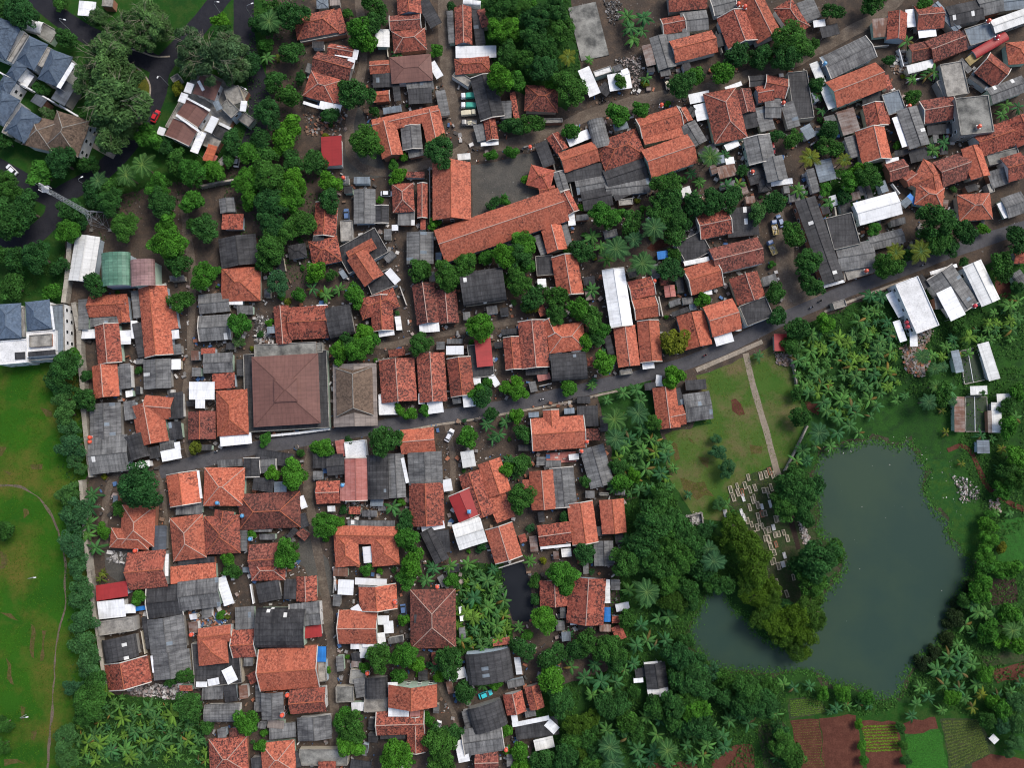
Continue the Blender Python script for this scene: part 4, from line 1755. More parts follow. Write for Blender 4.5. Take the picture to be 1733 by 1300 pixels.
# roads
strip('estate_road', [(20, -60), (62, -5), (105, 32), (152, 62), (225, 90), (262, 108)], 34 * MPP, 0.05, G_EASPH)
strip('estate_road', [(430, -60), (385, -20), (362, 12), (335, 45), (300, 85), (270, 115), (266, 160), (244, 205), (212, 252), (172, 292), (128, 318), (95, 335), (92, 370), (50, 405), (-60, 440)], 35 * MPP, 0.06, G_EASPH)
strip('estate_road', [(-60, 255), (0, 285), (45, 312), (98, 340)], 34 * MPP, 0.07, G_EASPH)
strip('estate_road', [(417, -60), (413, 0), (412, 50), (420, 100), (440, 150), (436, 215), (420, 260)], 36 * MPP, 0.05, G_EASPH)
strip('lane_road', [(270, 800), (300, 790), (340, 781), (380, 770), (440, 757), (500, 747), (560, 736), (620, 727), (680, 716), (740, 706), (800, 698), (850, 689), (900, 679), (950, 668), (1000, 657), (1050, 645), (1100, 633), (1150, 619), (1200, 600), (1250, 578), (1290, 557), (1330, 537), (1380, 515), (1430, 493), (1480, 475), (1530, 456), (1580, 437), (1640, 415), (1690, 398), (1733, 384), (1860, 345)], 22.5 * MPP, 0.05, G_ASPH)
strip('dirt_road', [(750, -80), (752, 0), (752, 60), (757, 130), (768, 190), (788, 238), (850, 247), (900, 235), (960, 212), (1000, 192), (1080, 170), (1140, 160), (1200, 148), (1260, 132), (1310, 116), (1360, 95), (1420, 64), (1470, 38), (1510, 10), (1560, -60)], 22 * MPP, 0.04, G_ROAD, 0, 0.6)
strip('dirt_road', [(605, -80), (607, 0), (617, 90), (611, 130), (592, 200), (590, 272), (640, 296), (700, 284), (760, 268), (790, 246)], 15 * MPP, 0.036, G_ROAD, 0, 0.6)
strip('dirt_road', [(307, 330), (318, 400), (326, 450), (325, 530), (322, 600), (315, 650), (312, 700), (318, 765), (332, 783)], 13 * MPP, 0.036, G_ROAD, 0, 0.6)
strip('dirt_road', [(526, 752), (520, 830), (528, 880), (545, 975), (560, 1075), (565, 1175), (566, 1260), (568, 1380)], 15 * MPP, 0.036, G_ROAD, 0, 0.6)
strip('dirt_road', [(590, 580), (640, 588), (700, 576), (770, 560), (830, 552), (880, 540)], 11 * MPP, 0.036, G_ROAD, 0, 0.6)
strip('dirt_road', [(676, 405), (690, 480), (700, 540), (706, 580)], 12 * MPP, 0.034, G_DIRT, 0, 0.6)
strip('dirt_road', [(200, 800), (180, 830), (178, 880), (176, 930)], 12 * MPP, 0.036, G_ROAD, 0, 0.6)
strip('dirt_road', [(270, 800), (280, 870), (288, 930), (290, 960)], 8 * MPP, 0.036, G_ROAD, 0, 0.5)
strip('dirt_road', [(755, 715), (765, 760), (768, 800), (760, 850)], 11 * MPP, 0.036, G_ROAD, 0, 0.5)
strip('dirt_road', [(740, 1150), (760, 1190), (775, 1220), (770, 1260)], 9 * MPP, 0.036, G_ROAD, 0, 0.5)
strip('dirt_road', [(1603, 762), (1625, 752), (1640, 760), (1655, 790), (1668, 822), (1695, 845), (1733, 864), (1800, 880)], 8.5 * MPP, 0.12, G_RED, 0, 0.5)
strip('path', [(1262, 598), (1272, 645), (1285, 690), (1300, 740), (1312, 790), (1318, 805)], 10.5 * MPP, 0.07, G_PATH, 0, 0.15)
strip('path', [(1336, 870), (1345, 905), (1352, 930)], 9 * MPP, 0.08, G_DARKSOIL, 0, 0.3)
strip('path', [(-60, 822), (0, 822), (32, 822), (60, 836), (82, 862), (98, 895), (108, 937), (111, 978), (110, 1025), (97, 1075), (92, 1125), (90, 1185), (86, 1238), (80, 1290), (76, 1400)], 3.2 * MPP, 0.05, G_WORN, 0, 0.75)
strip('path', [full(0, 0, x, y) for x, y in ((620, 975), (700, 1020), (775, 1060))], 9 * MPP, 0.08, G_KERB, 0, 0)
strip('kerb', [(676, 731), (740, 719), (805, 710), (867, 698), (940, 686), (1000, 672), (1052, 660)], 0.7, 0.03, G_KERB, 0.13, 0.1)
strip('kerb', [(1178, 627), (1210, 613), (1240, 600), (1290, 578)], 1.4, 0.03, G_KERB, 0.13, 0.1)
strip('kerb', [(1395, 528), (1430, 513), (1500, 486), (1540, 472)], 0.8, 0.03, G_KERB, 0.12, 0.1)
strip('kerb', [full(0, 0, x, y) for x, y in ((880, 330), (960, 350), (1040, 385), (1150, 380))], 0.5, 0.03, G_KERB, 0.12, 0.05)
strip('kerb', [full(0, 0, x, y) for x, y in ((900, 440), (960, 480), (1015, 560), (1018, 640), (990, 690))], 0.5, 0.03, G_KERB, 0.12, 0.05)
zone('verge_grass', [full(0, 0, x, y) for x, y in ((905, 450), (960, 485), (1012, 565), (1012, 640), (985, 660), (930, 620), (940, 560))], 0.09, ground_mat('dry_verge', (0.14, 0.125, 0.02), (0.10, 0.11, 0.02), (0.07, 0.09, 0.02), 0.2, 0.6), 0.2)

WORN2 = ground_mat('worn_turf', (0.105, 0.082, 0.03), (0.075, 0.085, 0.022), (0.14, 0.10, 0.05), 0.15, 0.8)
for P in (((285, 370), (312, 372), (292, 585), (270, 590)), ((205, 330), (236, 342), (222, 560), (205, 540)), ((50, 555), (78, 600), (95, 745), (70, 735)), ((225, 1040), (256, 1042), (243, 1115), (222, 1105)), ((0, 250), (70, 255), (110, 300), (60, 280)), ((140, 870), (172, 880), (160, 985), (140, 960)), ((10, 1240), (110, 1232), (180, 1270), (30, 1285))):
    zone('worn_patch', [full(0, 3, x, y) for x, y in P], 0.035, WORN2, 0.7)
for P in (((0, 430), (40, 440), (30, 480), (0, 490)), ((20, 580), (70, 600), (50, 620)), ((280, 150), (350, 170), (360, 230), (300, 220)), ((150, 830), (190, 830), (195, 880), (165, 900)), ((0, 1140), (40, 1150), (30, 1250), (0, 1250)), ((190, 540), (280, 545), (270, 575), (220, 570))):
    zone('worn_patch', [full(0, 2, x, y) for x, y in P], 0.035, WORN2, 0.7)
for P in (((1180, 360), (1215, 380), (1210, 425), (1185, 410)), ((1270, 500), (1330, 510), (1320, 570), (1280, 550)), ((1130, 640), (1300, 650), (1360, 740), (1250, 790), (1150, 720)), ((1600, 420), (1690, 430), (1680, 470), (1610, 465)), ((1060, 410), (1110, 410), (1130, 500), (1090, 500))):
    zone('worn_patch', [full(2, 2, x, y) for x, y in P], 0.057, WORN2, 1.0)
# ---------------------------------------------------------------- buildings
LM = [('the lattice phone mast', 172, 372), ('the green arched shed', 196, 457), ('the big brown pyramid roof', 482, 660), ('the brown pavilion roof', 600, 663),
 ('the longest orange hall', 850, 385), ('the big pond', 1480, 960), ('the grave plot', 1290, 880), ('the bright red flat roof', 561, 258), ('the long white shed roof', 1046, 502),
 ('the biggest white roof', 1552, 515), ('the small black pool', 877, 1000), ('the dark red metal roof', 772, 856), ('the pink two-tone roof', 602, 810), ('the bare concrete slab', 1018, 60),
 ('the red car', 262, 196), ('the three brown townhouses', 335, 195), ('the tin-roofed fish tanks', 1655, 690), ('the bright blue tarpaulin', 544, 1107), ('the red-and-white house', 190, 1005),
 ('the turquoise car', 821, 1176), ('the orange-and-pink house', 705, 1180), ('the grey concrete block', 1652, 190), ('the red kiosk roof', 1320, 578), ('the bright white barn roof', 1487, 352),
 ('the U-shaped orange roof', 688, 203), ('the parked green trucks', 792, 170), ('the tall twin orange barns', 1130, 245), ('the cream square roof', 793, 908), ('the red-soil crop beds', 1420, 1240), ('the courtyard', 845, 300), ('the white-fronted hut in the woods', 1112, 1148), ('the round pale rubble heap', 1634, 825), ('the dark soil plot', 1698, 1000)]
LM_SELF = {1, 2, 3, 4, 7, 8, 9, 11, 12, 21, 22, 23, 24, 27}
OCT = ['east', 'north-east', 'north', 'north-west', 'west', 'south-west', 'south', 'south-east']
RANK = ['nearest', 'second nearest', 'third nearest', 'fourth nearest', 'fifth nearest', 'sixth nearest', 'seventh nearest', 'eighth nearest', 'ninth nearest', 'tenth nearest', 'eleventh nearest', 'twelfth nearest', 'thirteenth nearest', 'fourteenth nearest', 'fifteenth nearest', 'sixteenth nearest', 'seventeenth nearest', 'eighteenth nearest', 'nineteenth nearest', 'twentieth nearest']
PENDING = []          # (object, description, pixel x, pixel y): labelled together at the end
def later(o, desc, px, py, cat, group=None):
    o['category'] = cat
    if group: o['group'] = group
    PENDING.append((o, desc, px, py))
def write_labels():
    by = {}
    for li in LM_SELF:                               # a landmark building is named as such
        ln, lx, ly = LM[li]
        near = [(math.hypot(r[2] - lx, r[3] - ly), i) for i, r in enumerate(PENDING) if r[0].get('category') in ('house', 'shed', 'annex', 'awning') and 'tiny' not in r[1]]
        dist, i = min(near)
        if dist < 14: o, desc, x, y = PENDING.pop(i); o['label'] = f"{ln[4:]}, a {desc}"
    for rec in PENDING: by.setdefault(rec[1], []).append(rec)
    for desc, recs in by.items():
        tab = {}
        for k, (o, d, x, y) in enumerate(recs):
            for li, (ln, lx, ly) in enumerate(LM):
                dist = math.hypot(x - lx, y - ly)
                oc = int(round(math.degrees(math.atan2(ly - y, x - lx)) / 45.0)) % 8
                if dist > 6: tab.setdefault((li, oc), []).append((dist, k))
        best = {}
        for (li, oc), L in tab.items():
            L.sort()
            for rk, (dist, k) in enumerate(L):
                best.setdefault(k, []).append((rk * 140 + dist, rk, li, oc))
        for k, (o, d, x, y) in enumerate(recs):
            sc, rk, li, oc = min(best[k])
            if len(recs) == 1: o['label'] = f"{desc} to the {OCT[oc]} of {LM[li][0]}"
            else: o['label'] = f"{desc}, {RANK[min(rk, 19)]} {OCT[oc]} of {LM[li][0]}"

UP = Vector((0, 0, 1))
def nz(p, a=0.07, s=0.45): return a * noise.noise(Vector((p[0] * s, p[1] * s, 3.3))) + a * 0.5 * noise.noise(Vector((p[0] * 1.7, p[1] * 1.7, 9.1)))
def grid(m, r0, r1, e0, e1, du, dv, mat, wob=0.07, shade_var=0.0, rg=None, patch=0.0, pm=1, drop=0.16):
    """one roof slope between its upper edge r0-r1 and its eave e0-e1, laid in courses and bays"""
    U = max((e1 - e0).length, (r1 - r0).length); V = ((e0 + e1) / 2 - (r0 + r1) / 2).length
    nu = max(1, round(U / du)); nv = max(1, round(V / dv)); b = len(m.v)
    colsh = [1 + shade_var * rg.uniform(-1, 1) for _ in range(nu)]
    ud = (e1 - e0).normalized() if (e1 - e0).length > 1e-4 else (r1 - r0).normalized()
    uvs = []
    for j in range(nv + 1):
        t = j / nv
        for i in range(nu + 1):
            s = i / nu
            p = (r0.lerp(r1, s)).lerp(e0.lerp(e1, s), t); q = p.copy()
            q.z += nz(p, wob)
            if j == nv: q += (e0 - r0).normalized() * (wob * 1.3 * noise.noise(p * 2.3 + Vector((7, 0, 0))))
            m.v.append(q); uvs.append(((p - e0).dot(ud), t * V))
    for j in range(nv):
        for i in range(nu):
            ids = (b + j * (nu + 1) + i, b + (j + 1) * (nu + 1) + i, b + (j + 1) * (nu + 1) + i + 1, b + j * (nu + 1) + i + 1)
            P = [m.v[k] for k in ids]
            if (P[1] - P[0]).cross(P[3] - P[0]).z + (P[2] - P[1]).cross(P[3] - P[2]).z < 0: ids = ids[::-1]
            mm = pm if patch and rg.random() < patch else mat
            m.idx(ids, [uvs[k - b] for k in ids], mm, colsh[i] * (1 + shade_var * 0.7 * rg.uniform(-1, 1)))
    # eave and verge edges
    last = [b + nv * (nu + 1) + i for i in range(nu + 1)]
    for line in (last,) :
        for a, c in zip(line, line[1:]):
            A, B = m.v[a], m.v[c]; d = Vector((0, 0, -drop))
            m.face([A, A + d, B + d, B], [(0, 0)] * 4, mat, 1.0)
def verge(m, a, b, drop, mat):
    d = Vector((0, 0, -drop)); m.face([a, a + d, b + d, b], [(0, 0)] * 4, mat, 1.0)
def wall_poly(m, pts, z0, tops, mat=0):
    n = len(pts)
    for i in range(n):
        a, b = pts[i], pts[(i + 1) % n]
        m.face([Vector((a.x, a.y, z0)), Vector((b.x, b.y, z0)), Vector((b.x, b.y, tops)), Vector((a.x, a.y, tops))], None, mat)
COLN = {'o': 'orange tiled', 'r': 'rust-red tiled', 'd': 'dark weathered tiled', 'g': 'grey sheet', 'k': 'blackened sheet', 'w': 'white', 'W': 'pale sheet', 'n': 'plain brown', 'B': 'slate-blue tiled', 'D': 'dark brown tiled',
        'P': 'pink ribbed', 'G': 'green ribbed', 'R': 'bright red', 'b': 'blue-grey sheet', 'S': 'slate-grey sheet', 't': 'tan concrete', 'p': 'pinkish', 'j': 'rust-patched sheet', 'u': 'blue', 'y': 'yellowish plank', 'c': 'bare concrete', 'O': 'orange sheet'}
COVER = []            # roof outlines on the ground, to keep loose things off them
def house(parts, n):
    rg = random.Random(n * 7919 + 13)
    main = parts[0]; typ, xa, ya, xb, yb, wpx, col, ez = main
    mx, my = (xa + xb) / 2, (ya + yb) / 2
    g0 = unproj(mx, my, ez); base = Vector((g0.x, g0.y, 0))
    L0 = (unproj(xa, ya, ez) - unproj(xb, yb, ez)).length; W0 = wpx * MPP * (CAM_H - ez) / CAM_H
    area = L0 * W0
    slabby = typ == 'f' and (col in 'tcBng' or W0 > 30 * MPP)
    if ez < 1.2:
        m = MB()
        A, B = unproj(xa, ya, ez), unproj(xb, yb, ez); d = (B - A).normalized(); p = Vector((-d.y, d.x, 0)) * W0 / 2
        m.box((A + B) / 2 - UP * (ez / 2), (B - A) / 2, p, UP * (ez / 2 + .05), 0)
        o = m.build('concrete_slab' if col == 'c' else 'paved_terrace', CONC['c'] if col == 'c' else SHEET['p']); o['kind'] = 'structure'; return
    if typ == 'v': nm, cat = 'arched_shed', 'shed'
    elif typ == 's': nm, cat = ('lean_to_shed', 'shed')
    elif typ == 'f': nm, cat = ('flat_roof_annex', 'annex') if slabby else ('awning_roof', 'awning')
    elif col in 'ordnBD': nm, cat = ('tiled_house', 'house')
    else: nm, cat = ('sheet_roof_house', 'house')
    size = 'tiny ' if area < 18 else 'small ' if area < 48 else 'very large ' if area > 330 else 'large ' if area > 150 else ''
    form = {'g': 'gabled', 'h': 'hipped', 'i': 'hipped', 's': 'sloping', 'f': 'flat-topped', 'v': 'curved-roof'}[typ]
    if len(parts) > 1 and math.hypot((parts[1][1] + parts[1][3]) / 2 - mx, (parts[1][2] + parts[1][4]) / 2 - my) > 3: form = 'angled' if typ in 'gh' else form
    slim = 'long ' if max(L0, W0) / max(min(L0, W0), .1) > 2.3 else ''
    root = empty(nm, base)
    later(root, f"{size}{slim}{COLN[col]} {form} {cat}".replace('sheet', 'sheet-roof') , mx, my, cat, {'house': 'village houses', 'shed': 'lean-to sheds and sheds', 'annex': 'flat-roofed annexes', 'awning': 'awnings over yards'}[cat])
    roof = MB(); wall = MB(); ridge = MB(); posts = MB(); flat = MB(); rim = MB(); win = MB()
    tilecol = col in TILE
    wallm = rg.choice(WALLS); capm = CAP_PALE if (rg.random() < .55 and col in 'ord') else CONC['t'] if col == 'D' else CAP_TILE
    coped = rg.random() < .3 and typ == 'g'; roofpatch = 0.012 if col in 'gk' else 0.0
    skyl = SHEET['W'] if rg.random() < .2 else SHEET['b']
    if tilecol and rg.random() < .25: roofpatch = 0.0
    for pi, (ty, x0, y0, x1, y1, w, c_, e) in enumerate(parts):
        hf = .98
        if ty == 'i': ty, hf = 'h', .40
        e = e + rg.uniform(-.18, .18) + pi * 0.06
        A, B = unproj(x0, y0, e), unproj(x1, y1, e); W = w * MPP * (CAM_H - e) / CAM_H
        if (B - A).length < .3: continue
        d = (B - A).normalized(); p = Vector((-d.y, d.x, 0)); L = (B - A).length
        if ty == 'h' and W > L and hf > .5:                      # ridge always along the longer side
            M = (A + B) / 2; A, B = M - p * W / 2, M + p * W / 2; L, W = W, L; d = (B - A).normalized(); p = Vector((-d.y, d.x, 0))
        h = W / 2
        COVER.append((A - p * h, B - p * h, B + p * h, A + p * h, e))
        pitch = {True: rg.uniform(25, 31), False: rg.uniform(10, 16)}[tilecol]
        if c_ == 'n': pitch = 11
        rise = h * math.tan(R(pitch)); du, dv = (1.0, 1.2) if tilecol else (1.05, 1.75)
        sv = 0.05 if tilecol else 0.13
        if c_ in 'wWRpn': sv = 0.03
        wob = 0.12 if tilecol else 0.05
        if c_ in 'nR': wob = 0.02
        kw = dict(du=du, dv=dv, mat=0, wob=wob, shade_var=sv, rg=rg, patch=roofpatch)
        ov = min(.55, h * .25); ia, ib = A + d * ov, B - d * ov
        cs = [ia - p * (h - ov), ib - p * (h - ov), ib + p * (h - ov), ia + p * (h - ov)]
        zt = e + (ov * math.tan(R(pitch))) - 0.04
        if ty == 'g':
            ra, rb = A + UP * rise, B + UP * rise
            grid(roof, ra, rb, A - p * h, B - p * h, **kw); grid(roof, rb, ra, B + p * h, A + p * h, **kw)
            for q, rr in ((A, ra), (B, rb)):
                cope = MB()
                for s in (-1, 1):
                    k = 4
                    for j in range(k):
                        a_ = rr.lerp(q + p * h * s, j / k); b_ = rr.lerp(q + p * h * s, (j + 1) / k)
                        a_ = a_ + UP * nz(a_, wob); b_ = b_ + UP * nz(b_, wob); verge(roof, a_, b_, .16, 0)
                        if coped: cope.box((a_ + b_) / 2 + UP * .09, (b_ - a_) / 2, d * .13, UP * .12)
                if cope.f: cope.build('gable_coping', COPING, root, base)
            wall_poly(wall, cs, -.05, zt)
            for q in (ia, ib):
                tri = [q - p * (h - ov) + UP * (zt - e), q + p * (h - ov) + UP * (zt - e), q + UP * (rise - .08)]
                wall.face(tri, None)
            if tilecol and c_ != 'n':
                k = max(2, int(L / 1.5)); pts = [ra.lerp(rb, j / k) for j in range(k + 1)]; ridge.tube([q + UP * (nz(q, wob) + .02) for q in pts], .14, 6)
            else:
                k = max(2, int(L / 1.8)); pts = [ra.lerp(rb, j / k) for j in range(k + 1)]; ridge.tube([q + UP * (nz(q, wob) + .01) for q in pts], .14, 5)
        elif ty == 'h':
            ra, rb = A + d * h * hf + UP * rise, B - d * h * hf + UP * rise
            if (rb - ra).dot(d) < 0.05: rb = ra + d * .05
            c0, c1, c2, c3 = A - p * h, B - p * h, B + p * h, A + p * h
            grid(roof, ra, rb, c0, c1, **kw); grid(roof, rb, ra, c2, c3, **kw)
            grid(roof, ra, ra, c3, c0, **kw); grid(roof, rb, rb, c1, c2, **kw)
            for a_, b_ in ((ra, rb), (ra, c0), (ra, c3), (rb, c1), (rb, c2)):
                k = max(2, int((b_ - a_).length / 1.5)); pts = [a_.lerp(b_, j / k) for j in range(k + 1)]
                ridge.tube([q + UP * (nz(q, wob) + .03) for q in pts], .13 if c_ != 'n' else .09, 6)
            wall_poly(wall, cs, -.05, zt)
        elif ty == 's':
            f = h * math.tan(R(rg.uniform(5, 10))); s = -1 if rg.random() < .5 else 1
            grid(roof, A + p * h * s + UP * f, B + p * h * s + UP * f, A - p * h * s - UP * f * .5, B - p * h * s - UP * f * .5, **kw)
            verge(roof, A + p * h * s + UP * f, A - p * h * s - UP * f * .5, .1, 0); verge(roof, B - p * h * s - UP * f * .5, B + p * h * s + UP * f, .1, 0)
            wall_poly(wall, cs, -.05, e - f * .5 - .12)
        elif ty == 'v':
            n_ = 10; arch = h * .5
            prof = [(math.cos(math.pi * k / n_) * h, math.sin(math.pi * k / n_) ** .8 * arch) for k in range(n_ + 1)]
            for (a0, z0), (a1, z1) in zip(prof, prof[1:]):
                kk = dict(kw); kk['drop'] = 0.02
                q = [A + p * a0 + UP * z0, B + p * a0 + UP * z0, A + p * a1 + UP * z1, B + p * a1 + UP * z1]
                up, dn = (q[:2], q[2:]) if z0 >= z1 else (q[2:], q[:2])
                grid(roof, up[0], up[1], dn[0], dn[1], **kk)
            wall_poly(wall, cs, -.05, e)
            for q in (ia, ib): wall.face([q + p * a0 * .94 + UP * (z0 - .12) for a0, z0 in prof], None)
        else:
            if slabby:
                c0, c1, c2, c3 = A - p * h, B - p * h, B + p * h, A + p * h
                top = e - .3
                flat.face([Vector((q.x, q.y, top)) for q in (c0, c1, c2, c3)], None, 0)
                t_ = .2
                for a_, b_ in ((c0, c1), (c1, c2), (c2, c3), (c3, c0)):
                    dd = (b_ - a_).normalized(); nn = Vector((-dd.y, dd.x, 0))
                    rim.box((a_ + b_) / 2 + nn * t_ / 2 - UP * .25, (b_ - a_) / 2 - dd * t_ / 2, nn * t_ / 2, UP * .28)
                wall_poly(wall, [c0, c1, c2, c3], -.05, e - .5)
            else:
                f = h * .06
                grid(roof, A + p * h + UP * f, B + p * h + UP * f, A - p * h - UP * f, B - p * h - UP * f, **kw)
                verge(roof, A + p * h + UP * f, A - p * h - UP * f, .08, 0); verge(roof, B - p * h - UP * f, B + p * h + UP * f, .08, 0)
                verge(roof, A + p * h + UP * f, B + p * h + UP * f, .08, 0)
                for q in cs: posts.tube([Vector((q.x, q.y, 0)), Vector((q.x, q.y, e - f - .05))], .06, 5)
        if e > 4.3 and ty in 'ghf' and pi == 0 and (ty != 'f' or slabby):
            C4 = cs if ty != 'f' else [A - p * h, B - p * h, B + p * h, A + p * h]
            for a_, b_ in zip(C4, C4[1:] + C4[:1]):
                LL = (b_ - a_).length; k = int(LL / 3.2); dd = (b_ - a_).normalized() if LL > .1 else d; nn = Vector((dd.y, -dd.x, 0))
                for j in range(k):
                    q = a_ + dd * (LL * (j + .5) / k)
                    for zz in (1.5, 4.0) if e > 5 else (1.5,):
                        win.box(Vector((q.x, q.y, zz)) + nn * .03, dd * .6, nn * .05, UP * .65, 1)
                        win.box(Vector((q.x, q.y, zz)) + nn * .06, dd * .5, nn * .03, UP * .55, 0)
    cm = TILE[col] if tilecol else SHEET.get(col)
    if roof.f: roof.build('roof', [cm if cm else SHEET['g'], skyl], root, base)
    if flat.f:
        fm = {'t': CONC['t'], 'c': CONC['c'], 'w': CONC['w'], 'B': CONC['w'], 'g': CONC['c'], 'k': SHEET['k'], 'b': SHEET['b'], 'W': SHEET['W'], 'n': TILE['n']}.get(col, CONC['t'])
        flat.build('flat_roof', fm, root, base); rim.build('parapet', CONC['w'] if col in 'wB' else CONC['t'], root, base)
    if wall.f: wall.build('wall', CONC['w'] if (col in 'wBn' and typ != 's') else wallm, root, base)
    if ridge.f: ridge.build('ridge_cap', [capm if tilecol and col not in 'nB' else (cm or SHEET['g'])], root, base)
    if posts.f: posts.build('post', METAL, root, base)
    if win.f: win.build('window', [GLASS, FRAMEW], root, base)

def parse():
    hs, trs, fills, feats = [], [], [], []
    ti, tj = 0, 0
    for ln in DATA.strip().splitlines():
        a = ln.split()
        if not a or a[0].startswith('#'): continue
        if a[0] == 'T': ti, tj = int(a[1]), int(a[2])
        elif a[0] == 'H':
            segs = ln[2:].split('+'); out = []; col, e = 'g', 3.0
            for sgm in segs:
                b = sgm.split(); ty = b[0]; n = list(map(float, b[1:6]))
                if len(b) > 6: col = b[6]
                if len(b) > 7: e = float(b[7])
                x0, y0 = full(ti, tj, n[0], n[1]); x1, y1 = full(ti, tj, n[2], n[3]); w = n[4] / (TS if ti >= 0 else 1)
                if w < .2: continue
                out.append((ty, x0, y0, x1, y1, w, col, e))
            if out: hs.append(out)
        elif a[0] in 'tnp':
            x, y = full(ti, tj, float(a[1]), float(a[2])); trs.append((a[0], x, y, float(a[3]) / TS, a[4]))
        elif a[0] == 'F':
            n = list(map(float, a[3:])); fills.append((a[1], float(a[2]), list(zip(n[::2], n[1::2]))))
        else: feats.append(a)
    return hs, trs, fills, feats
HS, TRS, FILLS, FEATS = parse()
for i, h_ in enumerate(HS): house(h_, i)
# ---------------------------------------------------------------- trees, palms, banana plants
LEAFCOL = {'b': (0.038, 0.138, 0.019), 'd': (0.025, 0.088, 0.024), 'o': (0.056, 0.120, 0.038), 'w': (0.054, 0.108, 0.044), 's': (0.034, 0.106, 0.044),
           'y': (0.085, 0.115, 0.016), 'm': (0.037, 0.090, 0.013), 'k': (0.014, 0.03, 0.013), 'n': (0.028, 0.108, 0.038), 'p': (0.03, 0.09, 0.036)}
LM_ = {k: leaf_mat('leaf_' + n, LEAFCOL[k], .5, (1.7, 1.2, .7) if k == 'n' else (1.05, 1.0, .9) if k in 'ow' else (1.3, 1.08, .6)) for k, n in (('b', 'bright'), ('d', 'dark'), ('o', 'olive'), ('w', 'greyish'), ('s', 'soft'), ('y', 'yellowish'), ('m', 'mossy'), ('k', 'deep'), ('n', 'banana'), ('p', 'palm'))}
BARK = plain_mat('bark', (0.16, 0.125, 0.095), 0.9, 0.35)
TWIG = plain_mat('pale_twig', (0.20, 0.19, 0.13), 0.9, 0.3)
def crown_mesh(name, seed, lobes, nleaf, ls, lob=(.28, .42), flat=.75, mat=None, clump=.35, twigs=0, stretch=1.6, up=.5):
    g = np.random.default_rng(seed); V = []; S = []
    cs = []
    for i in range(lobes * 30):
        if len(cs) >= lobes: break
        a = g.uniform(0, 2 * np.pi); z = g.uniform(-.25, 1); rr = np.sqrt(max(0, 1 - z * z)) if z > 0 else 1.0
        r0 = g.uniform(.45, .78) * (0.9 + .25 * np.sin(a * 2 + seed) * .6 + .12 * np.sin(a * 3 + seed * 2)); c = np.array([np.cos(a) * rr * r0, np.sin(a) * rr * r0, z * r0 * flat])
        if all(np.linalg.norm(c - q) > lob[0] * .8 for q, _, _ in cs): cs.append((c, g.uniform(*lob), g.uniform(1 - clump, 1 + clump)))
    w = np.array([q[1] ** 2 for q in cs]); w /= w.sum()
    per = g.multinomial(nleaf, w)
    vs = []; sh = []
    for (c, r, br), k in zip(cs, per):
        d = g.normal(size=(k, 3)); d[:, 2] = d[:, 2] * .8 + .35; d /= np.linalg.norm(d, axis=1)[:, None]
        rad = r * g.uniform(.55, 1.08, k) ** .6
        p = c + d * rad[:, None] * np.array([1, 1, .85])
        nrm = d * .55 + g.normal(size=(k, 3)) * .45 + np.array([0, 0, up]); nrm /= np.linalg.norm(nrm, axis=1)[:, None]
        t = np.cross(nrm, g.normal(size=(k, 3))); t /= np.linalg.norm(t, axis=1)[:, None]; b = np.cross(nrm, t)
        L = ls * g.uniform(.6, 1.35, k)[:, None]
        q = np.stack([p - t * L * stretch * .5, p + b * L * .42, p + t * L * stretch * .5 - nrm * L * .25, p - b * L * .42], 1)
        vs.append(q); sh.append(br * g.uniform(.62, 1.38, k))
    V = np.concatenate(vs).reshape(-1, 3); S = np.concatenate(sh); n = len(S)
    me = bpy.data.meshes.new(name); me.vertices.add(n * 4); me.vertices.foreach_set('co', V.astype(np.float32).ravel())
    me.loops.add(n * 4); me.loops.foreach_set('vertex_index', np.arange(n * 4, dtype=np.int32))
    me.polygons.add(n); me.polygons.foreach_set('loop_start', np.arange(0, n * 4, 4, dtype=np.int32)); me.polygons.foreach_set('loop_total', np.full(n, 4, dtype=np.int32))
    at = me.attributes.new('shade', 'FLOAT', 'FACE'); at.data.foreach_set('value', S.astype(np.float32))
    me.materials.append(mat); me.update(calc_edges=True); return me
def limb_mesh(name, seed, mat, height=1.0, r=.07, nb=6, spread=.7, rise=.5, zb=-1.15):
    rg = random.Random(seed); m = MB()
    m.tube([(0, 0, zb), (.02, .01, zb * .6), (0, .03, zb * .25), (.02, 0, .05)], [r * 1.25, r, r * .85, r * .6], 7)
    for i in range(nb):
        a = i * 2.4 + rg.uniform(-.4, .4); z0 = zb * rg.uniform(.2, .45); s = spread * rg.uniform(.7, 1.1)
        m.tube([(0, .02, z0), (math.cos(a) * s * .45, math.sin(a) * s * .45, z0 + rise * .55), (math.cos(a + .2) * s, math.sin(a + .2) * s, z0 + rise)], [r * .55, r * .35, r * .12], 5)
    return m.mesh(name, [mat])
def twig_mesh(name, seed, mat, n=13):
    rg = random.Random(seed); m = MB()
    for i in range(n):
        a = rg.uniform(0, 6.28); s = rg.uniform(.35, 1.0); z = rg.uniform(.2, .52); b = a + rg.uniform(-.35, .35)
        p0 = (math.cos(a) * s * .25, math.sin(a) * s * .25, z * .7); p1 = (math.cos(a) * s * .6, math.sin(a) * s * .6, z + .12); p2 = (math.cos(b) * s, math.sin(b) * s, z + .15 - s * .12)
        m.tube([p0, p1, p2], [.009, .006, .002], 4, cap=False)
        for k in range(3):
            c = b + rg.uniform(-.7, .7); t = rg.uniform(.1, .28)
            m.tube([p1, (p1[0] + math.cos(c) * t, p1[1] + math.sin(c) * t, p1[2] + rg.uniform(.02, .1))], [.004, .002], 3, cap=False)
    return m.mesh(name, [mat])
CR = {}
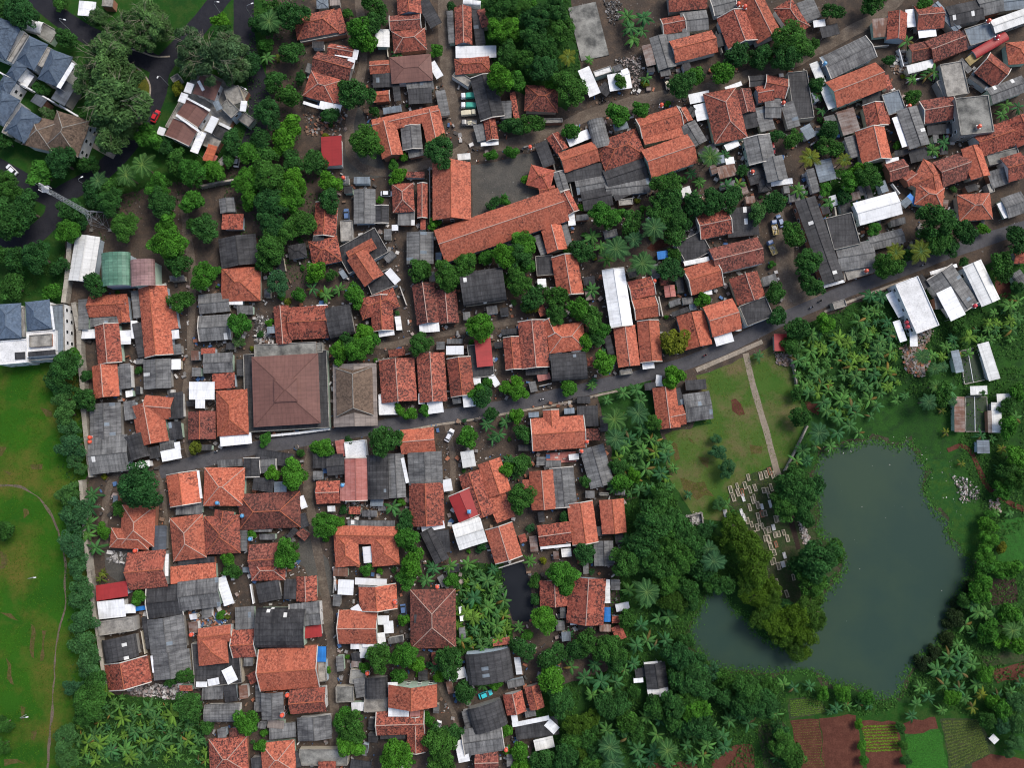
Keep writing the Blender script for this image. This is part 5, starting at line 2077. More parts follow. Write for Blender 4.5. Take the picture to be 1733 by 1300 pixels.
for k in 'bdosmykw':
    spec = {'b': dict(lobes=16, nleaf=2600, ls=.115, lob=(.24, .40), clump=.3), 'd': dict(lobes=22, nleaf=3000, ls=.095, lob=(.22, .36), clump=.35),
            'o': dict(lobes=38, nleaf=7500, ls=.055, lob=(.14, .27), clump=.35, stretch=2.2), 'w': dict(lobes=34, nleaf=6500, ls=.055, lob=(.14, .26), clump=.3, stretch=2.4),
            's': dict(lobes=26, nleaf=4200, ls=.06, lob=(.18, .30), clump=.22, stretch=1.8), 'm': dict(lobes=60, nleaf=7000, ls=.05, lob=(.13, .22), clump=.3, flat=.6),
            'y': dict(lobes=16, nleaf=2400, ls=.11, lob=(.24, .38), clump=.35), 'k': dict(lobes=16, nleaf=2000, ls=.12, lob=(.24, .40), clump=.3)}[k]
    nm = {'b': 4, 'd': 5, 'o': 3, 'w': 2, 's': 3, 'm': 3, 'y': 2, 'k': 2}[k]
    CR[k] = [crown_mesh('crown_' + k, 100 + ord(k) * 7 + i, mat=LM_[k], **spec) for i in range(nm)]
CRBIG = {k: [crown_mesh('crown_big_' + k, 500 + ord(k) + i, mat=LM_[k], lobes=48, nleaf=7500, ls=.06, lob=(.15, .26), clump=.38) for i in range(2)] for k in 'bd'}
TR = [limb_mesh('trunk', i, BARK) for i in range(3)]
TW = [twig_mesh('bare_twig', i, TWIG) for i in range(3)]
def leaf_blade(m, p0, dirv, length, width, droop, shade, mat=0, n=5, fold=.12, rib=None):
    side = Vector((-dirv.y, dirv.x, 0)).normalized(); prev = None
    for i in range(n + 1):
        t = i / n; w = width * (math.sin(math.pi * min(1, t * .92 + .06)) ** .6) * .5
        c = p0 + dirv * (length * t) + Vector((0, 0, (t * .55 - droop * t * t) * length))
        row = (c + side * w - UP * w * fold * 3, c, c - side * w - UP * w * fold * 3)
        if prev:
            m.face([prev[0], row[0], row[1], prev[1]], None, mat, shade); m.face([prev[1], row[1], row[2], prev[2]], None, mat, shade * .9)
            if rib is not None:
                rw = side * .035 * (1 - t * .7); m.face([prev[1] + rw + UP * .02, row[1] + rw * .8 + UP * .02, row[1] - rw * .8 + UP * .02, prev[1] - rw + UP * .02], None, rib, 1.0)
        prev = row
RIB = leaf_mat('leaf_rib', (0.10, 0.19, 0.075))
BN2 = leaf_mat('leaf_banana_pale', (0.055, 0.135, 0.03)); BN3 = leaf_mat('leaf_banana_blue', (0.028, 0.095, 0.045)); DEADL = leaf_mat('leaf_banana_dead', (0.12, 0.09, 0.04))
def banana_mesh(seed, mat):
    rg = random.Random(seed); m = MB(); k = rg.randint(6, 12)
    for i in range(k):
        a = i * 2.39996 + rg.uniform(-.3, .3); lo = i / k
        dead = rg.random() < .03
        leaf_blade(m, Vector((math.cos(a) * .08, math.sin(a) * .08, 2.1 + .5 * lo)), Vector((math.cos(a), math.sin(a), 0)), rg.uniform(1.9, 2.75) * (1 - .25 * lo), rg.uniform(.55, .72), rg.uniform(.6, 1.15) - .35 * lo, rg.uniform(.6, 1.45), 2 if dead else 0, 5, .12, 1)
    return m.mesh('banana_leaves', [mat, RIB, DEADL])
def stem_mesh(h, r):
    m = MB(); m.tube([(0, 0, -.05), (.02, 0, h * .5), (0, 0, h)], [r, r * .85, r * .5], 7); return m.mesh('stem', [BARK])
def palm_mesh(seed, mat, n=17, L=3.6):
    rg = random.Random(seed); m = MB()
    for i in range(n):
        a = i * 2.39996 + rg.uniform(-.2, .2); lo = i / n; d = Vector((math.cos(a), math.sin(a), 0)); s = Vector((-d.y, d.x, 0)); ln = L * rg.uniform(.8, 1.05) * (1 - .3 * lo); dr = rg.uniform(.6, .9) - .45 * lo; sh = rg.uniform(.7, 1.3)
        P = [Vector((0, 0, 7.0)) + d * (ln * t) + UP * ln * (t * .5 - dr * t * t) for t in [j / 8 for j in range(9)]]
        m.tube(P, [.05 * (1 - j / 10) for j in range(9)], 4, 1, 1.0, False)
        for j in range(26):
            t = .1 + .9 * j / 25; x = t * 8; k = min(7, int(x)); c = P[k].lerp(P[k + 1], x - k); w = ln * .24 * math.sin(math.pi * min(1, t * .8 + .18)) ** .7
            for q in (-1, 1):
                e = c + s * q * w + d * w * .55 - UP * w * rg.uniform(.3, .6); b = d * .055
                m.face([c - b, c + b, e + b * .3, e - b * .3], None, 0, sh * rg.uniform(.8, 1.2))
    return m.mesh('fronds', [mat, RIB])
BAN = {'n': [banana_mesh(i, LM_['n']) for i in range(10)], 'y': [banana_mesh(20 + i, LM_['y']) for i in range(2)], 's': [banana_mesh(30, LM_['s'])]}
PAL = {'p': [palm_mesh(i, LM_['p']) for i in range(3)], 'y': [palm_mesh(9, LM_['y'], 14)], 'n': [palm_mesh(15 + i, LM_['p'], 20) for i in range(2)]}
BST = stem_mesh(2.3, .17); PST = stem_mesh(7.0, .2)
KN = {'b': ('leafy_tree', 'bright green leafy tree'), 'd': ('shade_tree', 'dark green shade tree'), 'o': ('feathery_tree', 'olive feathery tree with bare twigs'), 'w': ('wispy_tree', 'grey-green wispy tree with bare twigs'),
      's': ('soft_bushy_tree', 'soft blue-green bushy tree'), 'y': ('flushing_tree', 'yellow-green young tree'), 'm': ('mossy_crowned_tree', 'moss-green knobbly crowned tree'), 'k': ('bank_bush', 'blackish bush on the pond bank')}
for i, (ty, x, y, r, k) in enumerate(TRS):
    rg = random.Random(i * 31 + 5)
    if ty == 't' and k in KN:
        Rm = r * MPP * 1.06; z = Rm * 1.35 if k not in 'k' else Rm * .6
        p = unproj(x, y, z); root = empty(KN[k][0], (p.x, p.y, 0), rg.uniform(0, 6.28), 1.0)
        pool = CRBIG[k] if k in CRBIG and r > 24 else CR[k]
        c = link('crown', rg.choice(pool), root); c.location = (0, 0, z * .86); c.scale = (Rm * rg.uniform(.84, 1.16), Rm * rg.uniform(.88, 1.12), Rm * rg.uniform(.8, 1.1)); c.rotation_euler = (rg.uniform(-.25, .25), rg.uniform(-.25, .25), 0)
        t = link('trunk', rg.choice(TR), root); t.location = (0, 0, z * .86); t.scale = (Rm * .8, Rm * .8, z * .86 / 1.13)
        if k in 'ow' : q = link('bare_twig', rg.choice(TW), root); q.location = (0, 0, z * .9); q.scale = (Rm * 1.05,) * 3
        size = 'very large ' if r > 30 else 'large ' if r > 23 else 'small ' if r < 15 else ''
        later(root, size + KN[k][1], x, y, 'bush' if k == 'k' else 'tree', {'b': 'bright leafy trees', 'd': 'dark shade trees', 'o': 'feathery trees', 'w': 'wispy trees', 's': 'soft bushy trees', 'y': 'young yellow-green trees', 'm': 'mossy crowned trees', 'k': 'bushes on the pond bank'}[k])
    elif ty in 'nt':
        k = k if k in BAN else 'n'; s = max(.55, r * MPP / 2.75); p = unproj(x, y, 2.8 * s)
        root = empty('banana_plant', (p.x, p.y, 0), rg.uniform(0, 6.28), s)
        link('leaves', rg.choice(BAN[k]), root); link('stem', BST, root)
        later(root, {'n': 'broad-leaved banana plant', 'y': 'yellowing banana plant', 's': 'blue-green banana plant'}[k] if r < 19 else 'big broad-leaved banana plant', x, y, 'banana plant', 'banana plants among the houses and around the pond')
    else:
        k = k if k in PAL else 'p'; s = max(.6, r * MPP / 3.7); p = unproj(x, y, 7.2 * s)
        root = empty('coconut_palm', (p.x, p.y, 0), rg.uniform(0, 6.28), s)
        link('crown', rg.choice(PAL[k]), root); link('trunk', PST, root)
        later(root, {'p': 'green coconut palm', 'y': 'yellowing coconut palm', 'n': 'full dark coconut palm'}[k], x, y, 'palm', 'coconut palms')
# groves: the plants of one grove look alike and stand together
def inside(x, y, P):
    c = False; j = len(P) - 1
    for i in range(len(P)):
        if (P[i][1] > y) != (P[j][1] > y) and x < (P[j][0] - P[i][0]) * (y - P[i][1]) / (P[j][1] - P[i][1]) + P[i][0]: c = not c
        j = i
    return c
GROVE = ['in the corner grove beside the field', 'in the grove beside the small black pool', 'in the dense grove beside the grave lawn', 'in the dense grove beside the grave lawn',
         'in the big grove between road and pond', 'in the grove behind the white workshop', 'beside the fish tanks']
rg = random.Random(99); nb = sum(1 for t in TRS if t[0] == 'n') + 2; over = []
spots = []
for gi, (k, sp, P) in enumerate(FILLS):
    xs = [p[0] for p in P]; ys = [p[1] for p in P]; y = min(ys); row = 0
    while y < max(ys):
        x = min(xs) + (sp / 2 if row % 2 else 0)
        while x < max(xs):
            q = (x + rg.uniform(-.3, .3) * sp, y + rg.uniform(-.3, .3) * sp)
            if inside(*q, P) and all(math.hypot(q[0] - t[1], q[1] - t[2]) > sp * .6 for t in TRS if t[0] in 'np' or t[3] > 24): spots.append((gi, k, q))
            x += sp
        y += sp * .86; row += 1
rg.shuffle(spots); bulk = MB()
for gi, k, (x, y) in spots:
    s = rg.choice((.6, .75, .9, 1.05, 1.3)) * rg.uniform(.92, 1.08); rz = rg.uniform(0, 6.28)
    if k == 'n':
        p = unproj(x, y, 2.8 * s)
        if nb < 298:
            nb += 1
            root = empty('banana_plant', (p.x, p.y, 0), rz, s); link('leaves', rg.choice(BAN['n']), root); link('stem', BST, root)
            root['label'] = 'banana plant ' + GROVE[gi]; root['category'] = 'banana plant'; root['group'] = 'banana plants ' + GROVE[gi]
        else: over.append((p.x, p.y, rz, s))
    else:
        p = unproj(x, y, 7 * .85 * s); root = empty('coconut_palm', (p.x, p.y, 0), rz, s * .85); link('crown', rg.choice(PAL['n']), root); link('trunk', PST, root)
        root['label'] = 'full dark coconut palm ' + GROVE[gi]; root['category'] = 'palm'; root['group'] = 'coconut palms ' + GROVE[gi]
if over:
    vs = []; fs = []; sh = []; mi = []; b = 0
    for i, (x, y, rz, s) in enumerate(over):
        me = BAN['n'][i % 10]; n = len(me.vertices); co = np.empty(n * 3, dtype=np.float32); me.vertices.foreach_get('co', co); co = co.reshape(-1, 3) * s
        c_, s_ = math.cos(rz), math.sin(rz); vs.append(np.stack([co[:, 0] * c_ - co[:, 1] * s_ + x, co[:, 0] * s_ + co[:, 1] * c_ + y, co[:, 2]], 1))
        lv = np.empty(len(me.loops), dtype=np.int32); me.loops.foreach_get('vertex_index', lv); fs.append(lv + b); b += n
        a = np.empty(len(me.polygons), dtype=np.float32); me.attributes['shade'].data.foreach_get('value', a); sh.append(a)
        q = np.empty(len(me.polygons), dtype=np.int32); me.polygons.foreach_get('material_index', q); q[q == 0] = (0, 3, 4)[i % 3]; mi.append(q)
    V = np.concatenate(vs); F_ = np.concatenate(fs); S = np.concatenate(sh); Q = np.concatenate(mi); n = len(S)
    me = bpy.data.meshes.new('banana_undergrowth'); me.vertices.add(len(V)); me.vertices.foreach_set('co', V.astype(np.float32).ravel())
    me.loops.add(len(F_)); me.loops.foreach_set('vertex_index', F_); me.polygons.add(n); me.polygons.foreach_set('loop_start', np.arange(0, n * 4, 4, dtype=np.int32)); me.polygons.foreach_set('loop_total', np.full(n, 4, dtype=np.int32))
    at = me.attributes.new('shade', 'FLOAT', 'FACE'); at.data.foreach_set('value', S); [me.materials.append(x) for x in (LM_['n'], RIB, DEADL, BN2, BN3)]; me.polygons.foreach_set('material_index', Q); me.update(calc_edges=True)
    tag(link('banana_undergrowth', me), 'dense mass of banana leaves filling the groves', 'banana undergrowth', None, 'stuff')
# loose leafy ground cover
def ground_cover(name, polys, n, size, mat, label, seed, hmax=.7, z=.03):
    g = np.random.default_rng(seed); pts = []
    areas = []
    for P in polys:
        x = [p[0] for p in P]; y = [p[1] for p in P]; areas.append((max(x) - min(x)) * (max(y) - min(y)))
    for P, A in zip(polys, areas):
        x = [p[0] for p in P]; y = [p[1] for p in P]; k = int(n * A / sum(areas))
        for a, b in zip(g.uniform(min(x), max(x), k), g.uniform(min(y), max(y), k)):
            if -30 < a < 1763 and -30 < b < 1330 and inside(a, b, P) and noise.noise(Vector((a * .03, b * .03, seed))) > -.25: q = unproj(a, b, 0); pts.append((q.x, q.y))
    p = np.array(pts); k = len(p); hh = g.uniform(.05, hmax, k); c = np.column_stack([p, hh + z])
    nrm = g.normal(size=(k, 3)) * .5 + np.array([0, 0, 1.0]); nrm /= np.linalg.norm(nrm, axis=1)[:, None]
    t = np.cross(nrm, g.normal(size=(k, 3))); t /= np.linalg.norm(t, axis=1)[:, None]; b = np.cross(nrm, t); L = size * g.uniform(.5, 1.5, k)[:, None]
    V = np.stack([c - t * L, c + b * L * .45, c + t * L, c - b * L * .45], 1).reshape(-1, 3); V[:, 2] = np.maximum(V[:, 2], z)
    me = bpy.data.meshes.new(name); me.vertices.add(k * 4); me.vertices.foreach_set('co', V.astype(np.float32).ravel()); me.loops.add(k * 4); me.loops.foreach_set('vertex_index', np.arange(k * 4, dtype=np.int32))
    me.polygons.add(k); me.polygons.foreach_set('loop_start', np.arange(0, k * 4, 4, dtype=np.int32)); me.polygons.foreach_set('loop_total', np.full(k, 4, dtype=np.int32))
    at = me.attributes.new('shade', 'FLOAT', 'FACE'); at.data.foreach_set('value', g.uniform(.55, 1.45, k).astype(np.float32)); me.materials.append(mat); me.update(calc_edges=True)
    tag(link(name, me), label, 'ground cover', None, 'stuff')
GC = leaf_mat('weed_leaf', (0.028, 0.085, 0.02))
ground_cover('undergrowth', [[(1335, 560), (1480, 500), (1733, 440), (1740, 880), (1690, 930), (1650, 840), (1600, 700), (1500, 650), (1400, 690), (1360, 720)], [(1040, 830), (1130, 810), (1160, 880), (1250, 900), (1290, 1000), (1210, 990), (1160, 1080), (1210, 1140), (1330, 1150), (1330, 1310), (900, 1310), (905, 1180), (1030, 1130)],
             [(1520, 1180), (1640, 980), (1740, 950), (1740, 1240), (1600, 1200)], [(126, 1170), (350, 1190), (360, 1310), (126, 1310)], [(800, -30), (960, -30), (985, 130), (860, 150)], [(770, 960), (850, 950), (870, 1100), (770, 1110)], [(1400, 290), (1490, 270), (1500, 320), (1400, 370)],
             [(1340, 1140), (1400, 1170), (1520, 1190), (1480, 1215), (1350, 1190)]], 75000, .34, GC, 'tangle of low green weeds and leaves over the damp ground', 3)
ground_cover('verge_undergrowth', [[(-20, 520), (130, 400), (200, 330), (440, 240), (440, 300), (330, 330), (200, 390), (120, 480)], [(110, 600), (140, 600), (150, 800), (170, 1170), (125, 1200), (100, 800)], [(430, 0), (520, 0), (510, 250), (400, 260)], [(380, 300), (560, 250), (530, 480), (440, 470), (380, 350)]], 16000, .32, GC, 'low green weeds and leaves along the estate edge', 4)
# rows in the crop beds
def crop_rows(name, q, nrow, along, per, size, mat, label, seed):
    g = random.Random(seed); m = MB(); P = [unproj(*full(3, 3, x, y), 0) for x, y in q]
    for r_ in range(nrow):
        t = (r_ + .5) / nrow
        a, b = (P[0].lerp(P[3], t), P[1].lerp(P[2], t))
        for j in range(per):
            c = a.lerp(b, (j + g.uniform(.1, .9)) / per) + Vector((g.gauss(0, .07), g.gauss(0, .07), .1))
            for _ in range(3):
                an = g.uniform(0, 6.28); d = Vector((math.cos(an), math.sin(an), g.uniform(-.1, .5))) * size * g.uniform(.6, 1.2); s = Vector((-d.y, d.x, 0)) * .35
                m.face([c, c + d * .5 + s, c + d, c + d * .5 - s], None, 0, g.uniform(.6, 1.4))
    tag(m.build(name, mat), label, 'crop rows', None, 'stuff')
CROP = leaf_mat('crop_leaf', (0.075, 0.15, 0.022)); CROPY = leaf_mat('maize_leaf', (0.085, 0.12, 0.028))
crop_rows('crop_plants', ((640, 1010), (865, 1000), (890, 1185), (665, 1195)), 9, 0, 90, .34, CROP, 'bright green crop in straight rows on red soil', 1)
crop_rows('crop_seedlings', ((160, 985), (345, 970), (392, 1330), (235, 1330)), 20, 0, 30, .16, CROPY, 'thin seedlings in rows on red soil', 2)
crop_rows('maize_plants', ((1180, 975), (1420, 970), (1500, 1200), (1245, 1330)), 15, 0, 70, .42, CROPY, 'yellowish maize rows in the corner bed', 3)
crop_rows('vegetable_plants', ((150, 840), (340, 820), (395, 925), (155, 955)), 8, 0, 60, .3, CROP, 'dark green vegetable rows by the pond bank', 4)
crop_rows('leafy_crop', ((930, 1090), (1160, 1040), (1225, 1330), (965, 1330)), 26, 0, 80, .28, leaf_mat('lush_leaf', (0.03, 0.14, 0.022)), 'lush bright green bed of low leafy crop', 5)

shore = [(x + 6, y) for x, y in pond]
g_ = random.Random(44); SH = MB()
ring = [unproj(x, y, 0) for x, y in pond]
for a, b in zip(ring, ring[1:] + ring[:1]):
    d = b - a; n = Vector((d.y, -d.x, 0)).normalized()
    for _ in range(int(d.length * 17)):
        c = a + d * g_.random() + n * g_.gauss(0.2, .9) + UP * g_.uniform(.1, .35); an = g_.uniform(0, 6.28); q = Vector((math.cos(an), math.sin(an), g_.uniform(-.1, .4))) * g_.uniform(.15, .5); s = Vector((-q.y, q.x, 0)) * .4
        SH.face([c - q, c + s, c + q, c - s], None, 0, g_.uniform(.5, 1.5))
tag(SH.build('shore_vegetation', LM_['d']), 'ragged weeds and leaves along the pond shore', 'ground cover', None, 'stuff')
ground_cover('lawn_grass', [[(-20, 610), (130, 600), (150, 800), (170, 1160), (120, 1310), (-20, 1310)]], 26000, .16, leaf_mat('turf_blade', (0.036, 0.10, 0.009)), 'short uneven turf of the left lawn', 8, .1, .03)
ground_cover('grave_grass', [[(1180, 640), (1320, 580), (1355, 650), (1355, 720), (1320, 800), (1290, 870), (1180, 870), (1135, 800), (1130, 735)]], 12000, .14, leaf_mat('turf_dry', (0.062, 0.105, 0.022)), 'short dry turf of the grave lawn', 9, .1, .05)
# ---------------------------------------------------------------- walls, mast, graves, vehicles and small things
def wall_run(name, px, h, th, mat, label, cat='wall', coping=True):
    P = [unproj(x, y, h) for x, y in px]; P = [Vector((p.x, p.y, 0)) for p in P]; root = empty(name, P[0]); m = MB(); c = MB(); pi_ = MB()
    for i, (a, b) in enumerate(zip(P, P[1:])):
        d = (b - a).normalized(); n = Vector((-d.y, d.x, 0)); L = (b - a).length
        ex = th * .5 if i < len(P) - 2 else 0
        m.box((a + b) / 2 + UP * (h / 2 - .1), d * (L / 2 - .002 * i), n * th / 2, UP * (h / 2 + .05), 0)
        c.box((a + b) / 2 + UP * (h + .0), d * (L / 2), n * (th / 2 + .06), UP * .05, 0)
        for k in range(int(L / 4) + 1): pi_.box(a + d * min(L - .2, k * 4 + .2) + UP * (h / 2 + .06), d * .18, n * (th / 2 + .1), UP * (h / 2 + .1), 0)
    m.build('wall_face', mat, root, P[0]); c.build('coping', mat, root, P[0]); pi_.build('pier', mat, root, P[0]); tag(root, label, cat, 'boundary walls'); return root
PERIM = conc_mat('perimeter_concrete', (0.40, 0.37, 0.31), (0.20, 0.18, 0.15), 0.25)
wall_run('perimeter_wall', [(118, 402), (113, 470), (107, 512)], 2.6, 1.3, PERIM, 'thick pale concrete wall beside the long white shed, estate side')
wall_run('perimeter_wall', [(124, 512), (133, 560), (134, 600), (139, 650), (141, 695), (146, 745), (154, 808)], 2.6, 1.3, PERIM, 'long pale concrete perimeter wall between lawn and houses')
wall_run('perimeter_wall', [(136, 813), (139, 850), (145, 920), (151, 975), (158, 1030), (168, 1090), (178, 1162)], 2.6, 1.0, PERIM, 'lower pale concrete perimeter wall along palms and lawn')
wall_run('garden_wall', [(455, 738), (505, 733), (558, 726)], 1.3, .6, CONC['w'], 'white railing wall in front of the big brown pyramid roof')
wall_run('garden_wall', [(100, 177), (130, 195), (166, 218)], 3.0, .35, CONC['w'], 'white wall behind the dark brown estate roof')
wall_run('garden_wall', [(0, 122), (45, 147), (92, 173)], 4.5, .3, CONC['w'], 'white party wall between the slate-blue estate roofs')
wall_run('garden_wall', [(1367, 721), (1350, 757), (1329, 798)], 1.6, .35, PERIM, 'slim concrete wall beside the grave lawn and banana grove')
wall_run('garden_wall', [(1338, 600), (1345, 625), (1349, 650)], 1.6, .35, PERIM, 'short concrete wall below the red kiosk roof')
wall_run('garden_wall', [(338, 315), (370, 308), (400, 303)], 2.4, .5, PERIM, 'pale wall at the edge of the estate trees')
wall_run('garden_wall', [(1143, 880), (1188, 868), (1191, 895)], 1.6, .3, CONC['t'], 'low concrete enclosure walls by the rubble heap near graves')
wall_run('garden_wall', [(1413, 350), (1421, 400), (1428, 450), (1430, 476)], 2.6, .35, PERIM, 'soot-stained wall beside the long blackened hall')
wall_run('garden_wall', [(636, 612), (694, 598)], 2.0, .3, CONC['t'], 'grey wall behind the three joined orange roofs')
wall_run('garden_wall', [(922, 235), (935, 270), (948, 320)], 2.0, .3, PERIM, 'wall along the end of the courtyard')
wall_run('garden_wall', [(564, 960), (568, 1000)], 1.8, .3, CONC['w'], 'short white yard wall beside the lane')
# lattice mast
def mast():
    b = unproj(172, 374, 0); H = 33.5; t = Vector((unproj(75, 306, H).x, unproj(75, 306, H).y, H)); root = empty('phone_mast', (b.x, b.y, 0))
    tag(root, 'tall slim lattice phone mast with panel antennas', 'mast')
    cor = [Vector((sx, sy, 0)) for sx, sy in ((-1, -1), (1, -1), (1, 1), (-1, 1))]
    w = lambda z: 2.8 * (1 - z / 9) + .6 * (z / 9) if z < 9 else .6 - .22 * (z - 9) / (H - 9)
    zs = [0, 3, 6, 9, 10.5, 12] + [12 + 1.8 * k for k in range(1, 12)] + [H]
    for c in cor:
        m = MB(); m.tube([c * w(z) + UP * z for z in zs], .05, 5); m.build('leg', METAL, root)
    m = MB()
    for z0, z1 in zip(zs, zs[1:]):
        for i in range(4):
            a, c = cor[i], cor[(i + 1) % 4]
            m.tube([a * w(z0) + UP * z0, c * w(z1) + UP * z1], .028, 4); m.tube([c * w(z0) + UP * z0, a * w(z1) + UP * z1], .028, 4); m.tube([a * w(z1) + UP * z1, c * w(z1) + UP * z1], .028, 4)
    m.build('bracing', METAL, root)
    m = MB(); m.box((0, 0, H - 2.5), Vector((1.0, 0, 0)), Vector((0, 1.0, 0)), UP * .06); m.build('platform', METAL, root)
    for k in range(6):
        a = k * math.pi / 3; zc = H - 1.2 - (k % 2) * 2.2; m = MB(); d = Vector((math.cos(a), math.sin(a), 0)); n = Vector((-d.y, d.x, 0))
        m.box(d * 1.1 + UP * zc, d * .08, n * .2, UP * .9); m.tube([d * .95 + UP * (zc - 1.2), d * .95 + UP * (zc + 1.2)], .04, 5); m.build('antenna', FRAMEW, root)
    m = MB(); m.tube([(0, 0, H), (0, 0, H + 2.5)], .05, 5); m.build('lightning_rod', METAL, root)
    m = MB()
    for i, (x, y) in enumerate(((-3, -3), (3, -3), (3, 3), (-3, 3))): m.box((x, y, .2), Vector((.5, 0, 0)), Vector((0, .5, 0)), UP * .3)
    m.build('footing', CONC['t'], root)
mast()
# graves
GR = ['2 2 1595,632 1680,622 1715,612 1573,685 1605,715 1640,702 1555,733o 1475,715 1525,735 1560,770w 1495,770 1700,720 1725,722 1625,785 1605,835 1660,820 1688,830w 1550,868w 1568,905w 1660,890 1688,880o 1708,875 1670,935 1690,962 1655,970 1590,925 1617,950 1640,1015 1712,1000 1708,1045 1731,1052 1440,875w 1520,690 1635,770',
      '3 2 15,590o 35,615 25,700 10,752 18,812w 55,915 80,910 40,970w 10,985 50,1020 75,1015 110,1005 135,1045 8,1045 22,1100 57,1085o 12,1150 45,1140 115,1160w 28,1200 105,1220w 75,1232 126,1214 45,1196', '3 3 80,90 130,122 175,10 62,45']
GK = {'w': plain_mat('white_grave', (0.62, 0.62, 0.60), .7, .15), 'o': plain_mat('terracotta_grave', (0.38, 0.15, 0.09), .8, .2), 'g': plain_mat('grey_grave', (0.46, 0.40, 0.31), .85, .4)}
GBED = conc_mat('grave_bed', (0.16, 0.14, 0.10), (0.06, 0.08, 0.04), 0.6)
def grave_meshes(k):
    f = MB(); a, b, t, h = .48, 1.05, .16, .34
    f.abox(-a, -b, -.05, -a + t, b, h); f.abox(a - t, -b, -.05, a, b, h); f.abox(-a + t, -b, -.05, a - t, -b + t, h - .002); f.abox(-a + t, b - t, -.05, a - t, b, h - .002)
    s = MB(); s.abox(-.2, b - t + .02, h - .002, .2, b - .02, .85); s.box((0, b - t / 2, .9), Vector((.13, 0, 0)), Vector((0, .045, 0)), UP * .05)
    q = MB(); q.abox(-a + t, -b + t, -.04, a - t, b - t, .22)
    return f.mesh('kerb_frame', [GK[k]]), s.mesh('headstone', [GK[k]]), q.mesh('bed', [GBED if k != 'w' else GK['w']])
GM = {k: grave_meshes(k) for k in 'wog'}
for ln in GR:
    a = ln.split(); ti, tj = int(a[0]), int(a[1])
    for i, q in enumerate(a[2:]):
        k = q[-1] if q[-1] in 'wo' else 'g'; x, y = q.rstrip('wo').split(','); x, y = full(ti, tj, float(x), float(y)); p = unproj(x, y, .3)
        rg = random.Random(int(x * 31 + y)); root = empty('grave', (p.x, p.y, .06), R(14) + rg.uniform(-.08, .08)); root.scale = (rg.uniform(.85, 1.25), rg.uniform(.85, 1.15), 1)
        for nme, me in zip(('kerb_frame', 'headstone', 'bed'), GM[k]): link(nme, me, root)
        root['category'] = 'grave'; root['group'] = {'w': 'white graves', 'o': 'terracotta graves', 'g': 'grey kerbed graves'}[k]
        root['label'] = {'w': 'low white grave in the grave plot near the pond', 'o': 'terracotta-edged grave in the grave plot near the pond', 'g': 'weathered grey kerbed grave in the plot near the pond'}[k]
# water tanks on roofs and stands
TK = {'O': paint('tank_orange', (0.72, 0.10, 0.05)), 'R': paint('tank_red', (0.6, 0.04, 0.06)), 'U': paint('tank_blue', (0.10, 0.32, 0.55))}
def tank_mesh(m_):
    m = MB(); rr = [(0, .55), (.08, .58), (.35, .56), (.4, .59), (.7, .56), (.75, .59), (1.05, .56), (1.2, .42), (1.3, .18)]
    m.tube([(0, 0, z) for z, _ in rr], [r_ for _, r_ in rr], 14); l = MB(); l.tube([(0, 0, 1.29), (0, 0, 1.38)], .2, 10); return m.mesh('tank_body', [m_]), l.mesh('lid', [m_])
TKM = {k: tank_mesh(v) for k, v in TK.items()}
def stand_mesh():
    m = MB()
    for x in (-.5, .5):
        for y in (-.5, .5): m.tube([(x, y, -1), (x, y, 0)], .05, 4)
    m.abox(-.62, -.62, -.06, .62, .62, 0); return m.mesh('stand', [METAL])
STM = stand_mesh()
CARC = {'R': (0.55, 0.03, 0.04), 'W': (0.75, 0.76, 0.78), 'C': (0.05, 0.55, 0.62), 'U': (0.10, 0.17, 0.33), 'K': (0.03, 0.03, 0.035), 'G': (0.06, 0.36, 0.26), 'T': (0.58, 0.53, 0.38), 'J': (0.3, 0.29, 0.27), 'Y': (0.55, 0.42, 0.16)}
CARN = {'R': 'red', 'W': 'white', 'C': 'turquoise', 'U': 'dark blue', 'K': 'dark', 'G': 'green', 'T': 'cream', 'J': 'grey', 'Y': 'sand-yellow'}
CPM = {k: paint('paint_' + CARN[k].replace('-', '_').replace(' ', '_'), v) for k, v in CARC.items()}
LAMPM = plain_mat('headlamp', (0.8, 0.8, 0.78), .15, .05, 0, .6)
def loft(m, prof, mat=0):      # cross-sections (x, half width, z0, z1) joined into one skin
    rings = []
    for x, hw, z0, z1 in prof:
        b = len(m.v); m.v += [Vector((x, -hw, z0)), Vector((x, hw, z0)), Vector((x, hw * 1.0, z0 * .4 + z1 * .6)), Vector((x, hw * .86, z1)), Vector((x, -hw * .86, z1)), Vector((x, -hw, z0 * .4 + z1 * .6))]; rings.append(b)
    for a, b in zip(rings, rings[1:]):
        for k in range(6): m.idx((a + k, b + k, b + (k + 1) % 6, a + (k + 1) % 6), [(0, 0)] * 4, mat)
    m.idx([rings[0] + k for k in range(6)], [(0, 0)] * 6, mat); m.idx([rings[-1] + k for k in reversed(range(6))], [(0, 0)] * 6, mat)
def wheel(root, x, y, r, w):
    m = MB(); m.tube([(x, y - w / 2, r), (x, y + w / 2, r)], r, 12); q = m.build('wheel', BLACK, root); h = MB(); h.tube([(x, y - w / 2 - .01, r), (x, y + w / 2 + .01, r)], r * .55, 10); h.build('hub', METAL, q)
